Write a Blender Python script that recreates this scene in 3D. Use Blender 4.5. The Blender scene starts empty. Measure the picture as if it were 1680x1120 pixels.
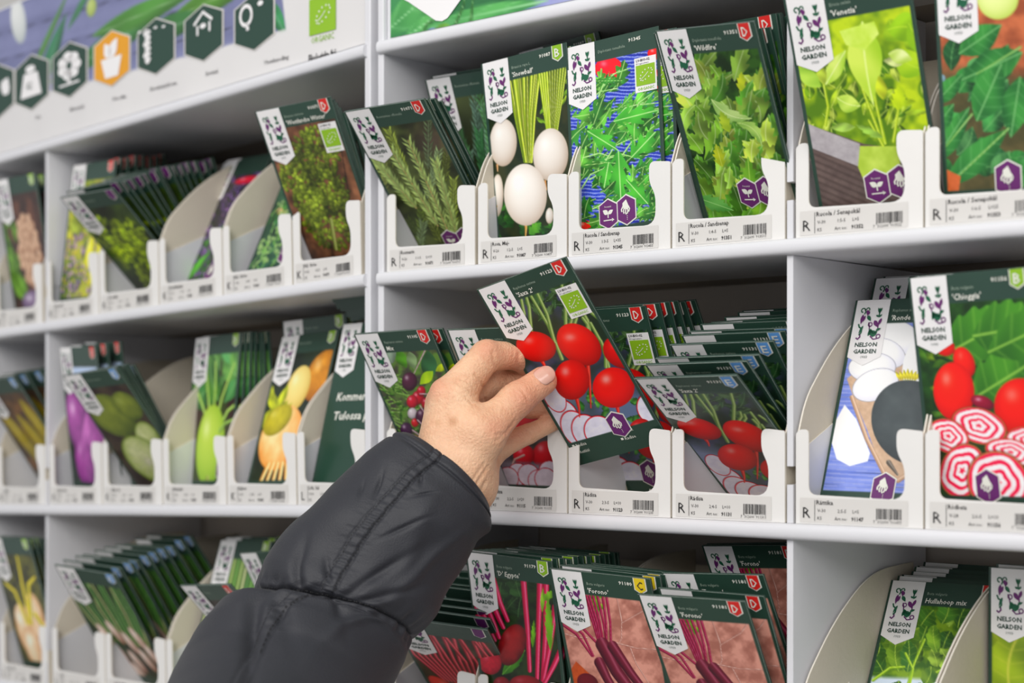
import bpy, bmesh, math, random
import numpy as np
from mathutils import Vector, Matrix, noise

# ------------------------------------------------------------------ camera, world, light
SC = bpy.context.scene
COL = SC.collection
CAMZ = 1.35
F_PX = 2800.0            # focal length in pixels of the 1680 px wide frame
YH = 697.0               # horizon row
cam_d = bpy.data.cameras.new('camera'); cam = bpy.data.objects.new('camera', cam_d); COL.objects.link(cam)
cam.location = (0, 0, CAMZ); cam.rotation_euler = (math.pi/2, 0, 0)
cam_d.sensor_width = 36; cam_d.lens = F_PX/1680*36; cam_d.shift_y = (YH-560)/1680
cam_d.clip_start = .05; cam_d.clip_end = 50
cam_d.dof.use_dof = True; cam_d.dof.focus_distance = 1.30; cam_d.dof.aperture_fstop = 4.6
SC.camera = cam
SC.view_settings.view_transform = 'Standard'; SC.view_settings.look = 'None'
SC.view_settings.exposure = -.26; SC.view_settings.gamma = 1; SC.view_settings.use_curve_mapping = False
wd = bpy.data.worlds.new('shop_light'); SC.world = wd; wd.use_nodes = True
wd.node_tree.nodes['Background'].inputs[0].default_value = (.95, .965, 1, 1)
wd.node_tree.nodes['Background'].inputs[1].default_value = .64
def area(name, loc, target, sx, sy, power, color):
    d = bpy.data.lights.new(name, 'AREA'); d.shape = 'RECTANGLE'; d.size = sx; d.size_y = sy; d.energy = power; d.color = color
    o = bpy.data.objects.new(name, d); COL.objects.link(o); o.location = loc
    o.rotation_euler = (Vector(target)-Vector(loc)).to_track_quat('-Z', 'Y').to_euler(); return o
area('ceiling_or_fill_lamp', (-1.3, -.5, 3.0), (0, 1.3, 1.2), 1.6, .7, 44, (1, .97, .93))
area('ceiling_or_fill_lamp', (.9, -.7, 3.1), (.1, 1.3, 1.2), 1.6, .7, 17, (1, .98, .95))

area('ceiling_or_fill_lamp', (-.7, -3.4, 2.9), (0, 1.3, 1.25), 2.6, 1.2, 90, (1, .98, .95))  # added fill lamp behind the camera, brightens the shelf interiors

# ------------------------------------------------------------------ frames of the two display stands
def nrm(v): v = np.array(v, float); return v/np.linalg.norm(v)
class Frame:
    def __init__(s, o, u):
        s.o = np.array(o, float); s.u = nrm(u); s.n = nrm([s.u[1], -s.u[0], 0]); z = np.cross(s.n, s.u); s.z = z*np.sign(z[2])
FA = Frame((0, 1.37136, CAMZ), (.75661, -.65386, 0))
FB = Frame((-.12524, 1.47959, CAMZ), (.69903, -.71434, .032656))
def at(px, py, Y): return np.array([(px-840)/F_PX*Y, Y, CAMZ+(YH-py)/F_PX*Y])
def fmat(fr, s, w, z, tilt=0, yaw=0, roll=0):
    M = Matrix(((fr.u[0], fr.z[0], fr.n[0]), (fr.u[1], fr.z[1], fr.n[1]), (fr.u[2], fr.z[2], fr.n[2])))
    R = Matrix.Rotation(yaw, 3, 'Y') @ Matrix.Rotation(tilt, 3, 'X') @ Matrix.Rotation(roll, 3, 'Z')
    loc = fr.o+fr.u*s+fr.n*w+fr.z*z
    return Matrix.Translation(Vector(loc)) @ (M @ R).to_4x4()

# ------------------------------------------------------------------ materials
def lin(c):
    c = np.asarray(c, float)/255.
    return np.where(c <= .04045, c/12.92, ((c+.055)/1.055)**2.4)
def mat(name, rgb, rough=.5, bump=0, bscale=200, var=0, vscale=8, coat=0, sss=0, attr=None, spec=.5, sheen=0):
    m = bpy.data.materials.new(name); m.use_nodes = True; nt = m.node_tree; b = nt.nodes['Principled BSDF']
    L = nt.links
    b.inputs['Roughness'].default_value = rough; b.inputs['Specular IOR Level'].default_value = spec
    b.inputs['Coat Weight'].default_value = coat
    if sheen: b.inputs['Sheen Weight'].default_value = sheen; b.inputs['Sheen Roughness'].default_value = .4
    tc = nt.nodes.new('ShaderNodeTexCoord')
    if attr:
        a = nt.nodes.new('ShaderNodeAttribute'); a.attribute_name = attr; src = a.outputs['Color']
    else:
        r = nt.nodes.new('ShaderNodeRGB'); r.outputs[0].default_value = (*lin(rgb), 1); src = r.outputs[0]
    n = nt.nodes.new('ShaderNodeTexNoise'); n.inputs['Scale'].default_value = vscale; n.inputs['Detail'].default_value = 4
    L.new(tc.outputs['Object'], n.inputs['Vector'])
    mr = nt.nodes.new('ShaderNodeMapRange'); mr.inputs[3].default_value = 1-var; mr.inputs[4].default_value = 1+var
    L.new(n.outputs['Fac'], mr.inputs[0])
    mx = nt.nodes.new('ShaderNodeVectorMath'); mx.operation = 'SCALE'; L.new(src, mx.inputs[0]); L.new(mr.outputs[0], mx.inputs['Scale'])
    L.new(mx.outputs[0], b.inputs['Base Color'])
    if bump:
        n2 = nt.nodes.new('ShaderNodeTexNoise'); n2.inputs['Scale'].default_value = bscale; n2.inputs['Detail'].default_value = 3
        L.new(tc.outputs['Object'], n2.inputs['Vector'])
        bp = nt.nodes.new('ShaderNodeBump'); bp.inputs['Strength'].default_value = bump; bp.inputs['Distance'].default_value = .002
        L.new(n2.outputs['Fac'], bp.inputs['Height']); L.new(bp.outputs[0], b.inputs['Normal'])
    if sss:
        b.inputs['Subsurface Weight'].default_value = sss; b.inputs['Subsurface Radius'].default_value = (1, .35, .2)
        b.inputs['Subsurface Scale'].default_value = .006
    return m
M_WHITE = mat('white_coated_cardboard', (217, 217, 221), .45, .12, 60, .02, 5)
M_BOX = mat('white_box_board', (226, 224, 221), .55, .1, 80, .025, 12)
M_LIP = mat('glossy_white_edge', (236, 236, 240), .3, .05, 60, .01, 5)
M_BEIGE = mat('bare_cardboard', (208, 199, 182), .85, .15, 300, .05, 25)
M_GREYB = mat('grey_cardboard_back', (194, 184, 174), .85, .1, 200, .05, 10)
M_UNDER = mat('shaded_board_underside', (172, 163, 154), .85, .1, 200, .03, 8)  # white board toned warm grey: shade under the shelves put into the colour
M_EDGE = mat('cut_cardboard_edge', (234, 227, 214), .9, .2, 900, .04, 200)
M_DARK = mat('dark_green_paper', (38, 62, 52), .38, .15, 120, .05, 30, coat=.15)
M_CRIMP = mat('pale_paper_edge', (150, 162, 154), .7, 0, 50, .25, 900)
M_PRINT = mat('printed_packet_paper', (255, 255, 255), .36, .25, 28, .0, 30, coat=.12, attr='art')
M_BANNER = mat('printed_banner', (255, 255, 255), .5, .05, 20, .0, 30, attr='art')
M_TAB = mat('white_print', (236, 234, 234), .4, .12, 60)
M_INKP = mat('purple_ink', (104, 36, 108), .45)
M_INKG = mat('green_ink', (22, 96, 66), .45)
M_INKD = mat('dark_green_ink', (34, 66, 54), .45)
M_INKW = mat('white_ink', (232, 232, 222), .45)
M_INKS = mat('pale_green_ink', (150, 168, 152), .45)
M_RED = mat('red_ink', (216, 38, 34), .42)
M_LIME = mat('lime_ink', (140, 186, 30), .42)
M_BLUE = mat('blue_ink', (96, 156, 220), .42)
M_YEL = mat('yellow_ink', (236, 206, 30), .42)
M_ORANGE = mat('orange_ink', (226, 156, 26), .45)
M_LBL = mat('sticker_paper', (212, 209, 205), .5, .03, 200, .02, 40)
M_BLACK = mat('black_ink', (38, 37, 38), .6)
M_SLEEVE = mat('charcoal_nylon', (41, 42, 48), .56, .22, 900, .06, 9, spec=.42, sheen=.06)
M_SEAM = mat('black_thread', (20, 20, 23), .7)
M_SKIN = mat('skin', (255, 255, 255), .48, .5, 520, .05, 60, sss=.12, attr='art', spec=.4)
M_NAIL = mat('thumbnail', (214, 168, 150), .26, .03, 300, .05, 90, coat=.5)
M_FLOOR = mat('grey_shop_floor', (150, 146, 140), .5, .05, 6, .05, 3)
MATS = [M_TAB, M_INKP, M_INKG, M_INKD, M_INKW, M_INKS, M_RED, M_LIME, M_BLUE, M_YEL, M_ORANGE, M_LBL, M_BLACK]
MI = dict(tab=0, purple=1, green=2, dgreen=3, white=4, pale=5, red=6, lime=7, blue=8, yellow=9, orange=10, label=11, black=12)

# ------------------------------------------------------------------ object helpers
def link(name, me, parent=None, mats=None, mw=None):
    if mats is not None:
        for m in mats: me.materials.append(m)
    o = bpy.data.objects.new(name, me); COL.objects.link(o)
    if parent is not None: o.parent = parent
    if mw is not None: o.matrix_basis = mw
    return o
def empty(name, mw, label=None, cat=None, group=None):
    o = bpy.data.objects.new(name, None); COL.objects.link(o); o.matrix_basis = mw
    o.empty_display_size = .02
    tag(o, label, cat, group); return o
def tag(o, label=None, cat=None, group=None, kind=None):
    if label: o['label'] = label
    if cat: o['category'] = cat
    if group: o['group'] = group
    if kind: o['kind'] = kind
    return o
def copy_tree(o, parent=None):
    c = o.copy(); COL.objects.link(c); c.parent = parent
    for ch in list(o.children): copy_tree(ch, c)
    return c
def mesh_from(name, V, Fc, mi=None, smooth=False):
    me = bpy.data.meshes.new(name); me.from_pydata([tuple(v) for v in V], [], Fc)
    if mi is not None: me.polygons.foreach_set('material_index', mi)
    if smooth: me.polygons.foreach_set('use_smooth', [True]*len(me.polygons))
    me.update(); return me
class Box:
    """collects boxes and prisms (local frame x=along, y=up, z=toward the shopper)"""
    def __init__(s): s.bm = bmesh.new()
    def box(s, x0, x1, y0, y1, z0, z1, mi=0, bev=0):
        r = bmesh.ops.create_cube(s.bm, size=1)
        for v in r['verts']: v.co = Vector((x0+(v.co.x+.5)*(x1-x0), y0+(v.co.y+.5)*(y1-y0), z0+(v.co.z+.5)*(z1-z0)))
        fs = {f for v in r['verts'] for f in v.link_faces}
        for f in fs: f.material_index = mi
        if bev:
            es = {e for f in fs for e in f.edges}
            bmesh.ops.bevel(s.bm, geom=list(es), offset=bev, segments=3, affect='EDGES', profile=.5)
        return s
    def prism(s, pts, d0, d1, axis='z', mi=0, mi_side=None, mi_back=None):
        def P(p, d): return (p[0], p[1], d) if axis == 'z' else (d, p[1], p[0])
        a = [s.bm.verts.new(P(p, d0)) for p in pts]; b = [s.bm.verts.new(P(p, d1)) for p in pts]
        n = len(pts); fs = []
        f1 = s.bm.faces.new(a); f2 = s.bm.faces.new(b); f1.material_index = mi if mi_back is None else mi_back; f2.material_index = mi
        for i in range(n):
            f = s.bm.faces.new((a[i], a[(i+1) % n], b[(i+1) % n], b[i])); f.material_index = mi if mi_side is None else mi_side
        f1.normal_update(); f2.normal_update()
        bmesh.ops.triangulate(s.bm, faces=[f1, f2]); return s
    def mesh(s, name, smooth=False):
        bmesh.ops.recalc_face_normals(s.bm, faces=s.bm.faces)
        me = bpy.data.meshes.new(name); s.bm.to_mesh(me); s.bm.free()
        if smooth:
            me.polygons.foreach_set('use_smooth', [True]*len(me.polygons))
            me.set_sharp_from_angle(angle=.6)
        return me
def round_pts(pts, r, n=4):
    """round the corners of a closed outline; r per point"""
    out = []; N = len(pts)
    for i in range(N):
        p = np.array(pts[i], float); a = np.array(pts[i-1], float); b = np.array(pts[(i+1) % N], float); ri = r[i]
        if ri <= 0: out.append(tuple(p)); continue
        da, db = a-p, b-p; la, lb = np.linalg.norm(da), np.linalg.norm(db); ri = min(ri, la*.49, lb*.49)
        p0, p1 = p+da/la*ri, p+db/lb*ri
        for k in range(n+1):
            t = k/n; out.append(tuple((1-t)**2*p0+2*t*(1-t)*p+t*t*p1))
    return out

# text as flat geometry, cached
_txt = {}
def text_geo(s, bold=0.0):
    k = (s, bold)
    if k in _txt: return _txt[k]
    c = bpy.data.curves.new('lettering', 'FONT'); c.body = s; c.resolution_u = 1; c.size = 1; c.offset = bold
    o = bpy.data.objects.new('lettering', c); COL.objects.link(o)
    dg = bpy.context.evaluated_depsgraph_get(); dg.update()
    me = bpy.data.meshes.new_from_object(o.evaluated_get(dg))
    V = np.array([v.co[:2] for v in me.vertices]) if len(me.vertices) else np.zeros((0, 2)); Fc = [tuple(p.vertices) for p in me.polygons]
    bpy.data.objects.remove(o); bpy.data.curves.remove(c); bpy.data.meshes.remove(me)
    w = (V[:, 0].max(), V[:, 0].min()) if len(V) else (0, 0)
    _txt[k] = (V, Fc, w); return _txt[k]
class Flat:
    """flat inked shapes; u right, v DOWN from the packet's top edge, in units of k metres"""
    def __init__(s, k=1.0, x0=0.0, y0=0.0): s.V = []; s.F = []; s.m = []; s.k = k; s.x0 = x0; s.y0 = y0
    def add(s, pts, fc, m, z):
        b = len(s.V); s.V += [(s.x0+p[0]*s.k, s.y0-p[1]*s.k, z) for p in pts]
        for f in fc: s.F.append(tuple(b+i for i in f)); s.m.append(MI[m])
    def poly(s, pts, m, z=0):
        a = sum(pts[i][0]*pts[(i+1) % len(pts)][1]-pts[(i+1) % len(pts)][0]*pts[i][1] for i in range(len(pts)))
        if a > 0: pts = pts[::-1]
        s.add(pts, [tuple(range(len(pts)))], m, z)
    def disc(s, x, y, rx, ry, m, z=0, n=14, rot=0):
        c, q = math.cos(rot), math.sin(rot)
        s.poly([(x+c*rx*math.cos(t)-q*ry*math.sin(t), y+q*rx*math.cos(t)+c*ry*math.sin(t)) for t in [2*math.pi*i/n for i in range(n)]], m, z)
    def ribbon(s, pts, w, m, z=0, w1=None, taper=False):
        pts = [np.array(p, float) for p in pts]; n = len(pts); w1 = w if w1 is None else w1
        a, b = [], []
        for i in range(n):
            d = pts[min(i+1, n-1)]-pts[max(i-1, 0)]; d /= max(np.linalg.norm(d), 1e-9); q = np.array([-d[1], d[0]])
            t = i/(n-1); ww = (w+(w1-w)*t)/2
            if taper: ww *= max(.12, math.sin(math.pi*t))
            a.append(pts[i]+q*ww); b.append(pts[i]-q*ww)
        for i in range(n-1): s.poly([a[i], a[i+1], b[i+1], b[i]], m, z)
    def leaf(s, p, q, w, m, z=0, n=8):
        p, q = np.array(p), np.array(q); d = q-p; e = np.array([-d[1], d[0]])/np.linalg.norm(d)
        up = [p+d*(i/n)+e*w*math.sin(math.pi*(i/n)**.8) for i in range(n+1)]; dn = [p+d*(i/n)-e*w*math.sin(math.pi*(i/n)**.8) for i in range(n-1, 0, -1)]
        s.poly([tuple(x) for x in up+dn], m, z)
    def ring(s, x, y, r, w, m, z=0, a0=0, a1=6.2832, n=14):
        s.ribbon([(x+r*math.cos(a0+(a1-a0)*i/n), y+r*math.sin(a0+(a1-a0)*i/n)) for i in range(n+1)], w, m, z)
    def text(s, t, x, y, size, m, z=0, width=None, bold=0.0, shear=0.0, align='l'):
        V, Fc, (mx, mn) = text_geo(t, bold)
        if not len(V): return
        sx = size if width is None else width/(mx-mn)
        off = {'l': mn, 'c': (mx+mn)/2, 'r': mx}[align]
        s.add([(x+(vx-off)*sx+vy*shear*size, y-vy*size) for vx, vy in V], Fc, m, z)
    def mesh(s, name):
        used = sorted(set(s.m)); rm = {u: i for i, u in enumerate(used)}
        me = mesh_from(name, s.V, s.F, [rm[i] for i in s.m])
        for u in used: me.materials.append(MATS[u])
        return me

# ------------------------------------------------------------------ printed pictures, painted procedurally into vertex colours
PW, PH = .09, .168; ASP = PH/PW
class Cv:
    def __init__(s, nx, ny, TL=None, TR=None, BL=None, off=(0, 0), sc=1.0, seed=1):
        s.nx, s.ny = nx, ny; s.rng = random.Random(seed); s.seed = seed
        u, v = np.meshgrid(np.linspace(0, 1, nx), np.linspace(0, 1, ny)); s.U, s.V = u, v*ASP
        if TL is None:
            s.X, s.Y = u*100, v*ASP*100; s.a = 100/nx; s.wd = 100
        else:
            TL, TR, BL = [(np.array(p, float)-np.array(off))*sc for p in (TL, TR, BL)]
            s.X = TL[0]+u*(TR-TL)[0]+v*(BL-TL)[0]; s.Y = TL[1]+u*(TR-TL)[1]+v*(BL-TL)[1]; s.wd = np.linalg.norm(TR-TL); s.a = s.wd/nx
        s.im = np.zeros((ny, nx, 3))+90.
    def fill(s, c): s.im[:] = c
    def put(s, m, c):
        c = np.asarray(c, float)
        s.im += (c-s.im)*m[..., None]
    def nz(s, sc, seed=0, oct=3, ax=1., ay=1.):
        """value noise 0..1; sc = cell size in canvas units"""
        r = np.zeros_like(s.X); amp = 1; tot = 0
        for o in range(oct):
            g = np.random.RandomState(s.seed*31+seed*7+o).rand(64, 64)
            x = (s.X*ax/sc*2**o+1000.3) % 64; y = (s.Y*ay/sc*2**o+1000.7) % 64
            xi, yi = x.astype(int), y.astype(int); fx, fy = x-xi, y-yi; fx = fx*fx*(3-2*fx); fy = fy*fy*(3-2*fy)
            x1, y1 = (xi+1) % 64, (yi+1) % 64
            r += amp*((g[yi, xi]*(1-fx)+g[yi, x1]*fx)*(1-fy)+(g[y1, xi]*(1-fx)+g[y1, x1]*fx)*fy); tot += amp; amp *= .55
        return r/tot
    def bg(s, c1, c2, sc, seed=0, ax=1., ay=1., oct=3, hard=1.5):
        k = np.clip((s.nz(sc, seed, oct, ax, ay)-.5)*hard*2+.5, 0, 1)[..., None]
        s.im[:] = np.array(c1)*(1-k)+np.array(c2)*k
    def patch(s, m, c1, c2, sc=10, seed=3):
        k = s.nz(sc, seed)[..., None]; s.put(m, np.array(c1)*(1-k)+np.array(c2)*k)
    def poly(s, pts, c, c2=None, sc=10):
        inside = np.zeros(s.X.shape, bool); n = len(pts); dmin = np.full(s.X.shape, 1e9)
        for i in range(n):
            x0, y0 = pts[i]; x1, y1 = pts[(i+1) % n]
            if y0 != y1:
                cnd = ((y0 > s.Y) != (y1 > s.Y)) & (s.X < (x1-x0)*(s.Y-y0)/(y1-y0)+x0); inside ^= cnd
            L2 = (x1-x0)**2+(y1-y0)**2+1e-9; t = np.clip(((s.X-x0)*(x1-x0)+(s.Y-y0)*(y1-y0))/L2, 0, 1)
            dmin = np.minimum(dmin, np.hypot(s.X-x0-t*(x1-x0), s.Y-y0-t*(y1-y0)))
        m = np.clip(np.where(inside, dmin, -dmin)/s.a+.5, 0, 1)
        if c2 is None: s.put(m, c)
        else: s.patch(m, c, c2, sc)
    def ell(s, cx, cy, rx, ry, rot=0, c=(200, 30, 30), cd=None, hl=.5, rim=None, rimw=.1, tex=0, lx=-.45, ly=-.6, egg=0):
        ca, sa = math.cos(rot), math.sin(rot); dx, dy = s.X-cx, s.Y-cy
        p = (dx*ca+dy*sa); q = (-dx*sa+dy*ca)/ry; p = p/(rx*(1-egg*q)); rr = np.sqrt(p*p+q*q)
        m = np.clip((1-rr)*min(rx, ry)/s.a+.5, 0, 1)
        if not m.any(): return
        c = np.array(c, float); cd = c*.45 if cd is None else np.array(cd, float)
        px = dx/rx; py = dy/ry
        k = np.clip(.2+.36*(px*-lx+py*-ly)+.5*np.clip(rr, 0, 1)**3, 0, 1)
        if tex: k = np.clip(k+(s.nz(tex, 5)-.5)*.5, 0, 1)
        col = c*(1-k[..., None])+cd*k[..., None]
        if hl: g = hl*np.exp(-(((px-lx*.8)**2+(py-ly*.7)**2)/.06)); col = col+(255-col)*g[..., None]
        if rim is not None:
            kr = np.clip((rr-(1-rimw))/rimw*1.5, 0, 1)[..., None]; col = col*(1-kr)+np.array(rim)*kr
        s.put(m, col)
    def stroke(s, pts, w0, w1, c, cd=None, hi=.25):
        D = np.full(s.X.shape, 1e9); S = np.zeros(s.X.shape); n = len(pts)-1; Wd = np.ones(s.X.shape)
        for i in range(n):
            (x0, y0), (x1, y1) = pts[i], pts[i+1]; ex, ey = x1-x0, y1-y0; L = math.hypot(ex, ey)+1e-9
            t = np.clip(((s.X-x0)*ex+(s.Y-y0)*ey)/L**2, 0, 1); d = np.hypot(s.X-x0-t*ex, s.Y-y0-t*ey)
            sg = ((s.X-x0)*-ey+(s.Y-y0)*ex)/L; w = w0+(w1-w0)*(i+t)/n
            b = d-w/2 < D; D = np.where(b, d-w/2, D); S = np.where(b, sg/(w/2+1e-9), S)
        m = np.clip(-D/s.a+.5, 0, 1); c = np.array(c, float); cd = c*.55 if cd is None else np.array(cd, float)
        k = np.clip(np.abs(S+.3)*.8, 0, 1)[..., None]; col = c*(1-k)+cd*k
        s.put(m, col+(255-col)*hi*np.clip(1-np.abs(S+.35)*3, 0, 1)[..., None])
    def leaf(s, x0, y0, x1, y1, w, c, cd=None, vein=None, lob=0, amp=.35, pw=.9, bend=0, ph=0, sv=0):
        dx, dy = x1-x0, y1-y0; L = math.hypot(dx, dy)+1e-9
        R = L*.6+w+abs(bend)*L; cx, cy = (x0+x1)/2, (y0+y1)/2
        sel = (np.abs(s.X-cx) < R) & (np.abs(s.Y-cy) < R)
        if not sel.any(): return
        X, Y = s.X[sel], s.Y[sel]
        t = ((X-x0)*dx+(Y-y0)*dy)/L**2; v = (-(X-x0)*dy+(Y-y0)*dx)/L; tc = np.clip(t, 0, 1); v = v-bend*L*4*tc*(1-tc)
        hw = w*np.sin(math.pi*tc**pw)
        if lob: hw = hw*(1-amp*(.5-.5*np.cos(6.2832*lob*(tc-.35*np.abs(v)/(w+1e-9))+ph+.8*np.sign(v))))
        m = np.clip((hw-np.abs(v))/s.a+.5, 0, 1)*((t > 0) & (t < 1))
        c = np.array(c, float); cd = c*.6 if cd is None else np.array(cd, float)
        k = np.clip(.33+.4*v/(w+1e-9)+.25*np.sin(t*9+v/w*2+ph), 0, 1)[:, None]; col = c*(1-k)+cd*k
        if vein is not None:
            kv = np.clip(1-np.abs(v)/max(.07*w, .7*s.a), 0, 1)
            if sv: kv = np.maximum(kv, .28*np.clip(1-np.abs(((t*sv-np.abs(v)/w*.8) % 1)-.5)*7, 0, 1))
            col = col+(np.array(vein)-col)*kv[:, None]*.9
        s.im[sel] += (col-s.im[sel])*m[:, None]
    def slice_(s, cx, cy, rx, ry, rot, c=(226, 222, 232), rim=(200, 28, 50), rings=0, rc=(214, 40, 84)):
        ca, sa = math.cos(rot), math.sin(rot); dx, dy = s.X-cx, s.Y-cy; p = (dx*ca+dy*sa)/rx; q = (-dx*sa+dy*ca)/ry; rr = np.hypot(p, q)
        m = np.clip((1-rr)*min(rx, ry)/s.a+.5, 0, 1)
        s.put(np.clip((1.06-rr)*min(rx, ry)/s.a, 0, 1)*.5*(np.roll(m, 1, 0)*0+1)*(rr < 1.08), np.array(rim)*.4)
        col = np.array(c, float)+((s.nz(s.wd*.06, 4)-.5)*26)[..., None]
        if rings:
            k = np.clip(np.sin((rr+.03*np.sin(5*np.arctan2(q, p))+s.nz(rx*.3, 9)*.06)*rings*6.283)*2.2+.2, 0, 1)[..., None]; col = col*(1-k)+np.array(rc)*k
        k = np.clip((rr-.93)*30, 0, 1)[..., None]; s.put(m, col*(1-k)+np.array(rim)*k)
    def foliage(s, n, box, L, w, cs, cd=None, vein=None, lob=0, amp=.3, ang=(-2.2, -.9), jit=1., bend=.15, sv=0):
        x0, y0, x1, y1 = box; r = s.rng
        for i in range(n):
            x, y = r.uniform(x0, x1), r.uniform(y0, y1); a = r.uniform(*ang); l = L*r.uniform(.6, 1.2); c = np.array(cs[r.randrange(len(cs))])*r.uniform(.8, 1.12)
            s.leaf(x, y, x+math.cos(a)*l, y+math.sin(a)*l, w*r.uniform(.7, 1.2), np.clip(c, 0, 255), cd and np.array(cd)*r.uniform(.7, 1.1), vein, lob, amp, bend=r.uniform(-bend, bend), ph=r.uniform(0, 3), sv=sv)
    def frame(s, hd=.212, band=.235, bord=.028, g=(40, 66, 55)):
        U, V = s.U, s.V; e = 1/s.nx
        m = np.clip(np.maximum.reduce([(hd-V)/e, (V-(ASP-band))/e, (bord-U)/e, (U-(1-bord))/e])+.5, 0, 1)
        n = (s.nz(s.wd*.5, 22)-.5)[..., None]*8
        s.put(m, np.array(g)+n)
def planks(c, c1, c2, sc, ang=0, seed=4):
    ca, sa = math.cos(ang), math.sin(ang); y = -c.X*sa+c.Y*ca; x = c.X*ca+c.Y*sa
    g = np.random.RandomState(seed).rand(256)
    t = (y/sc*6) % 256; i = t.astype(int); f = t-i; n = g[i]*(1-f)+g[(i+1) % 256]*f
    k = np.clip(n*.7+c.nz(sc*.8, 3)*.5-.1, 0, 1)[..., None]; c.im[:] = np.array(c1)*(1-k)+np.array(c2)*k
    c.put(np.clip(1-np.abs((y/sc) % 1-.5)*40, 0, 1)*.7, np.array(c1)*.35)

G1, G2, G3, G4 = (96, 160, 50), (60, 118, 40), (150, 196, 70), (30, 66, 30)
def art_saxa(c, organic=True):
    c.bg((66, 70, 92), (34, 52, 40), 90, 1); X, Y = c.X, c.Y
    c.put(np.clip((Y-430-(X-560)*.1)/80, 0, 1)*np.clip((760-X)/200, 0, 1)*.8, (150, 160, 196)); c.put(np.clip((X-700)/100, 0, 1)*np.clip((Y-500)/60, 0, 1)*.7, (120, 134, 176))
    c.foliage(26, (470, 110, 640, 260), 80, 20, [(70, 104, 62), (50, 84, 50), (94, 122, 80)], (24, 44, 28), (110, 140, 100), lob=5, ang=(-3.1, 0))
    for p, q in (((430, 150), (440, 300)), ((470, 150), (590, 400)), ((440, 110), (470, 290)), ((490, 130), (560, 330)), ((585, 90), (605, 270)), ((625, 210), (620, 270)), ((640, 220), (636, 270)), ((660, 200), (700, 310)), ((690, 210), (770, 300)), ((730, 200), (800, 330)), ((700, 260), (770, 430)), ((740, 330), (760, 430)), ((670, 240), (690, 300))):
        m = ((p[0]+q[0])/2+8, (p[1]+q[1])/2-6); c.stroke([p, m, q], 12, 15, (150, 170, 96), (70, 100, 50), .3)
    c.foliage(40, (560, 540, 900, 690), 46, 13, [(60, 120, 50), (40, 96, 40), (90, 150, 70)], (24, 60, 24), lob=4, ang=(-3, 3))
    for (x, y, rx, ry) in ((592, 640, 62, 78), (560, 560, 40, 66), (646, 690, 56, 82), (690, 700, 58, 76), (740, 700, 60, 70), (940, 600, 56, 70)):
        c.slice_(x, y, rx, ry, -.5, (214, 212, 226), (206, 24, 40))
    for (x, y) in ((860, 740), (900, 700)): c.ell(x, y, 50, 60, 0, (196, 24, 24), (120, 6, 10))
    for x, y, x1, y1 in ((512, 410, 526, 450), (690, 420, 704, 600), (648, 560, 660, 640), (806, 590, 810, 640), (895, 440, 905, 480)): c.stroke([(x, y), ((x+x1)/2+3, (y+y1)/2), (x1, y1)], 16, 4, (222, 60, 44), (150, 20, 20))
    c.ell(488, 352, 80, 60, .25, (226, 30, 22), (130, 4, 10), .35); c.ell(822, 372, 78, 62, .55, (214, 26, 22), (120, 2, 8), .25)
    c.ell(656, 344, 98, 70, .75, (226, 34, 24), (140, 6, 10), .4)
    c.ell(628, 486, 70, 82, 0, (222, 30, 22), (140, 6, 10), .45); c.ell(790, 516, 80, 82, 0, (230, 34, 22), (160, 10, 10), .5)
def art_neon(c):
    c.bg((96, 84, 92), (52, 50, 44), 60, 2); c.foliage(60, (180, 330, 520, 520), 110, 26, [(90, 130, 60), (60, 100, 50)], (30, 60, 30), ang=(-3, 0))
    for x, y in ((330, 560), (430, 600), (250, 640), (360, 690)): c.ell(x, y, 60, 70, 0, (220, 40, 60), (140, 10, 30), .5)
    for x, y, rx, ry in ((500, 760, 46, 56), (420, 770, 40, 44)): c.ell(x, y, rx, ry, .4, (214, 36, 52), (130, 10, 24), .5)
    c.patch(np.clip((c.Y-790)/20, 0, 1), (120, 112, 122), (150, 140, 150)); c.stroke([(370, 830), (385, 790), (420, 770)], 5, 10, (222, 180, 170))
    for x, y in ((520, 830), (400, 850), (440, 850), (480, 870), (505, 860), (360, 870)): c.slice_(x, y, 42, 46, 0, (220, 210, 222), (196, 26, 52))
def art_snowball(c):
    c.bg((52, 56, 30), (24, 40, 20), 60, 1); c.foliage(60, (600, 860, 960, 980), 60, 16, [(60, 120, 40), (40, 90, 36)], (20, 50, 20), lob=4, ang=(-3.1, 0))
    c.foliage(26, (840, 330, 950, 520), 50, 7, [(170, 196, 50), (120, 160, 40)], (70, 100, 20), ang=(-2.6, -.6))
    for i in range(17): t = ((i*7) % 17)/16; q = 1-.14*((i*5) % 3); c.stroke([(706+t*138+c.rng.uniform(-6, 6), 300), (742+t*80, 480), (780+t*30, 660)], 11, 8, (200*q+16, 214*q+12, 70*q), (90*q, 120*q, 20), .35)
    for i in range(11): t = ((i*4) % 11)/10; q = 1-.14*((i*5) % 3); c.stroke([(838+t*112, 290), (856+t*76, 420), (874+t*40, 540)], 10, 7, (200*q+10, 214*q+10, 70*q), (90*q, 120*q, 20), .35)
    for x, y, rx, ry in ((690, 584, 58, 96), (888, 630, 72, 104), (664, 800, 26, 88), (884, 872, 16, 32)): c.ell(x, y, rx, ry, .04, (236, 233, 228), (168, 150, 134), .25)
    c.stroke([(664, 676), (666, 700)], 10, 4, (220, 170, 120)); c.stroke([(866, 734), (872, 770)], 8, 3, (214, 150, 80))
    c.stroke([(783, 900), (786, 925), (784, 962)], 16, 5, (226, 174, 96)); c.ell(783, 792, 90, 124, 0, (240, 238, 234), (182, 166, 152), .35)
    c.leaf(800, 950, 850, 900, 24, G1, G2, None, 4); c.leaf(640, 860, 665, 840, 8, (240, 180, 30))
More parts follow.
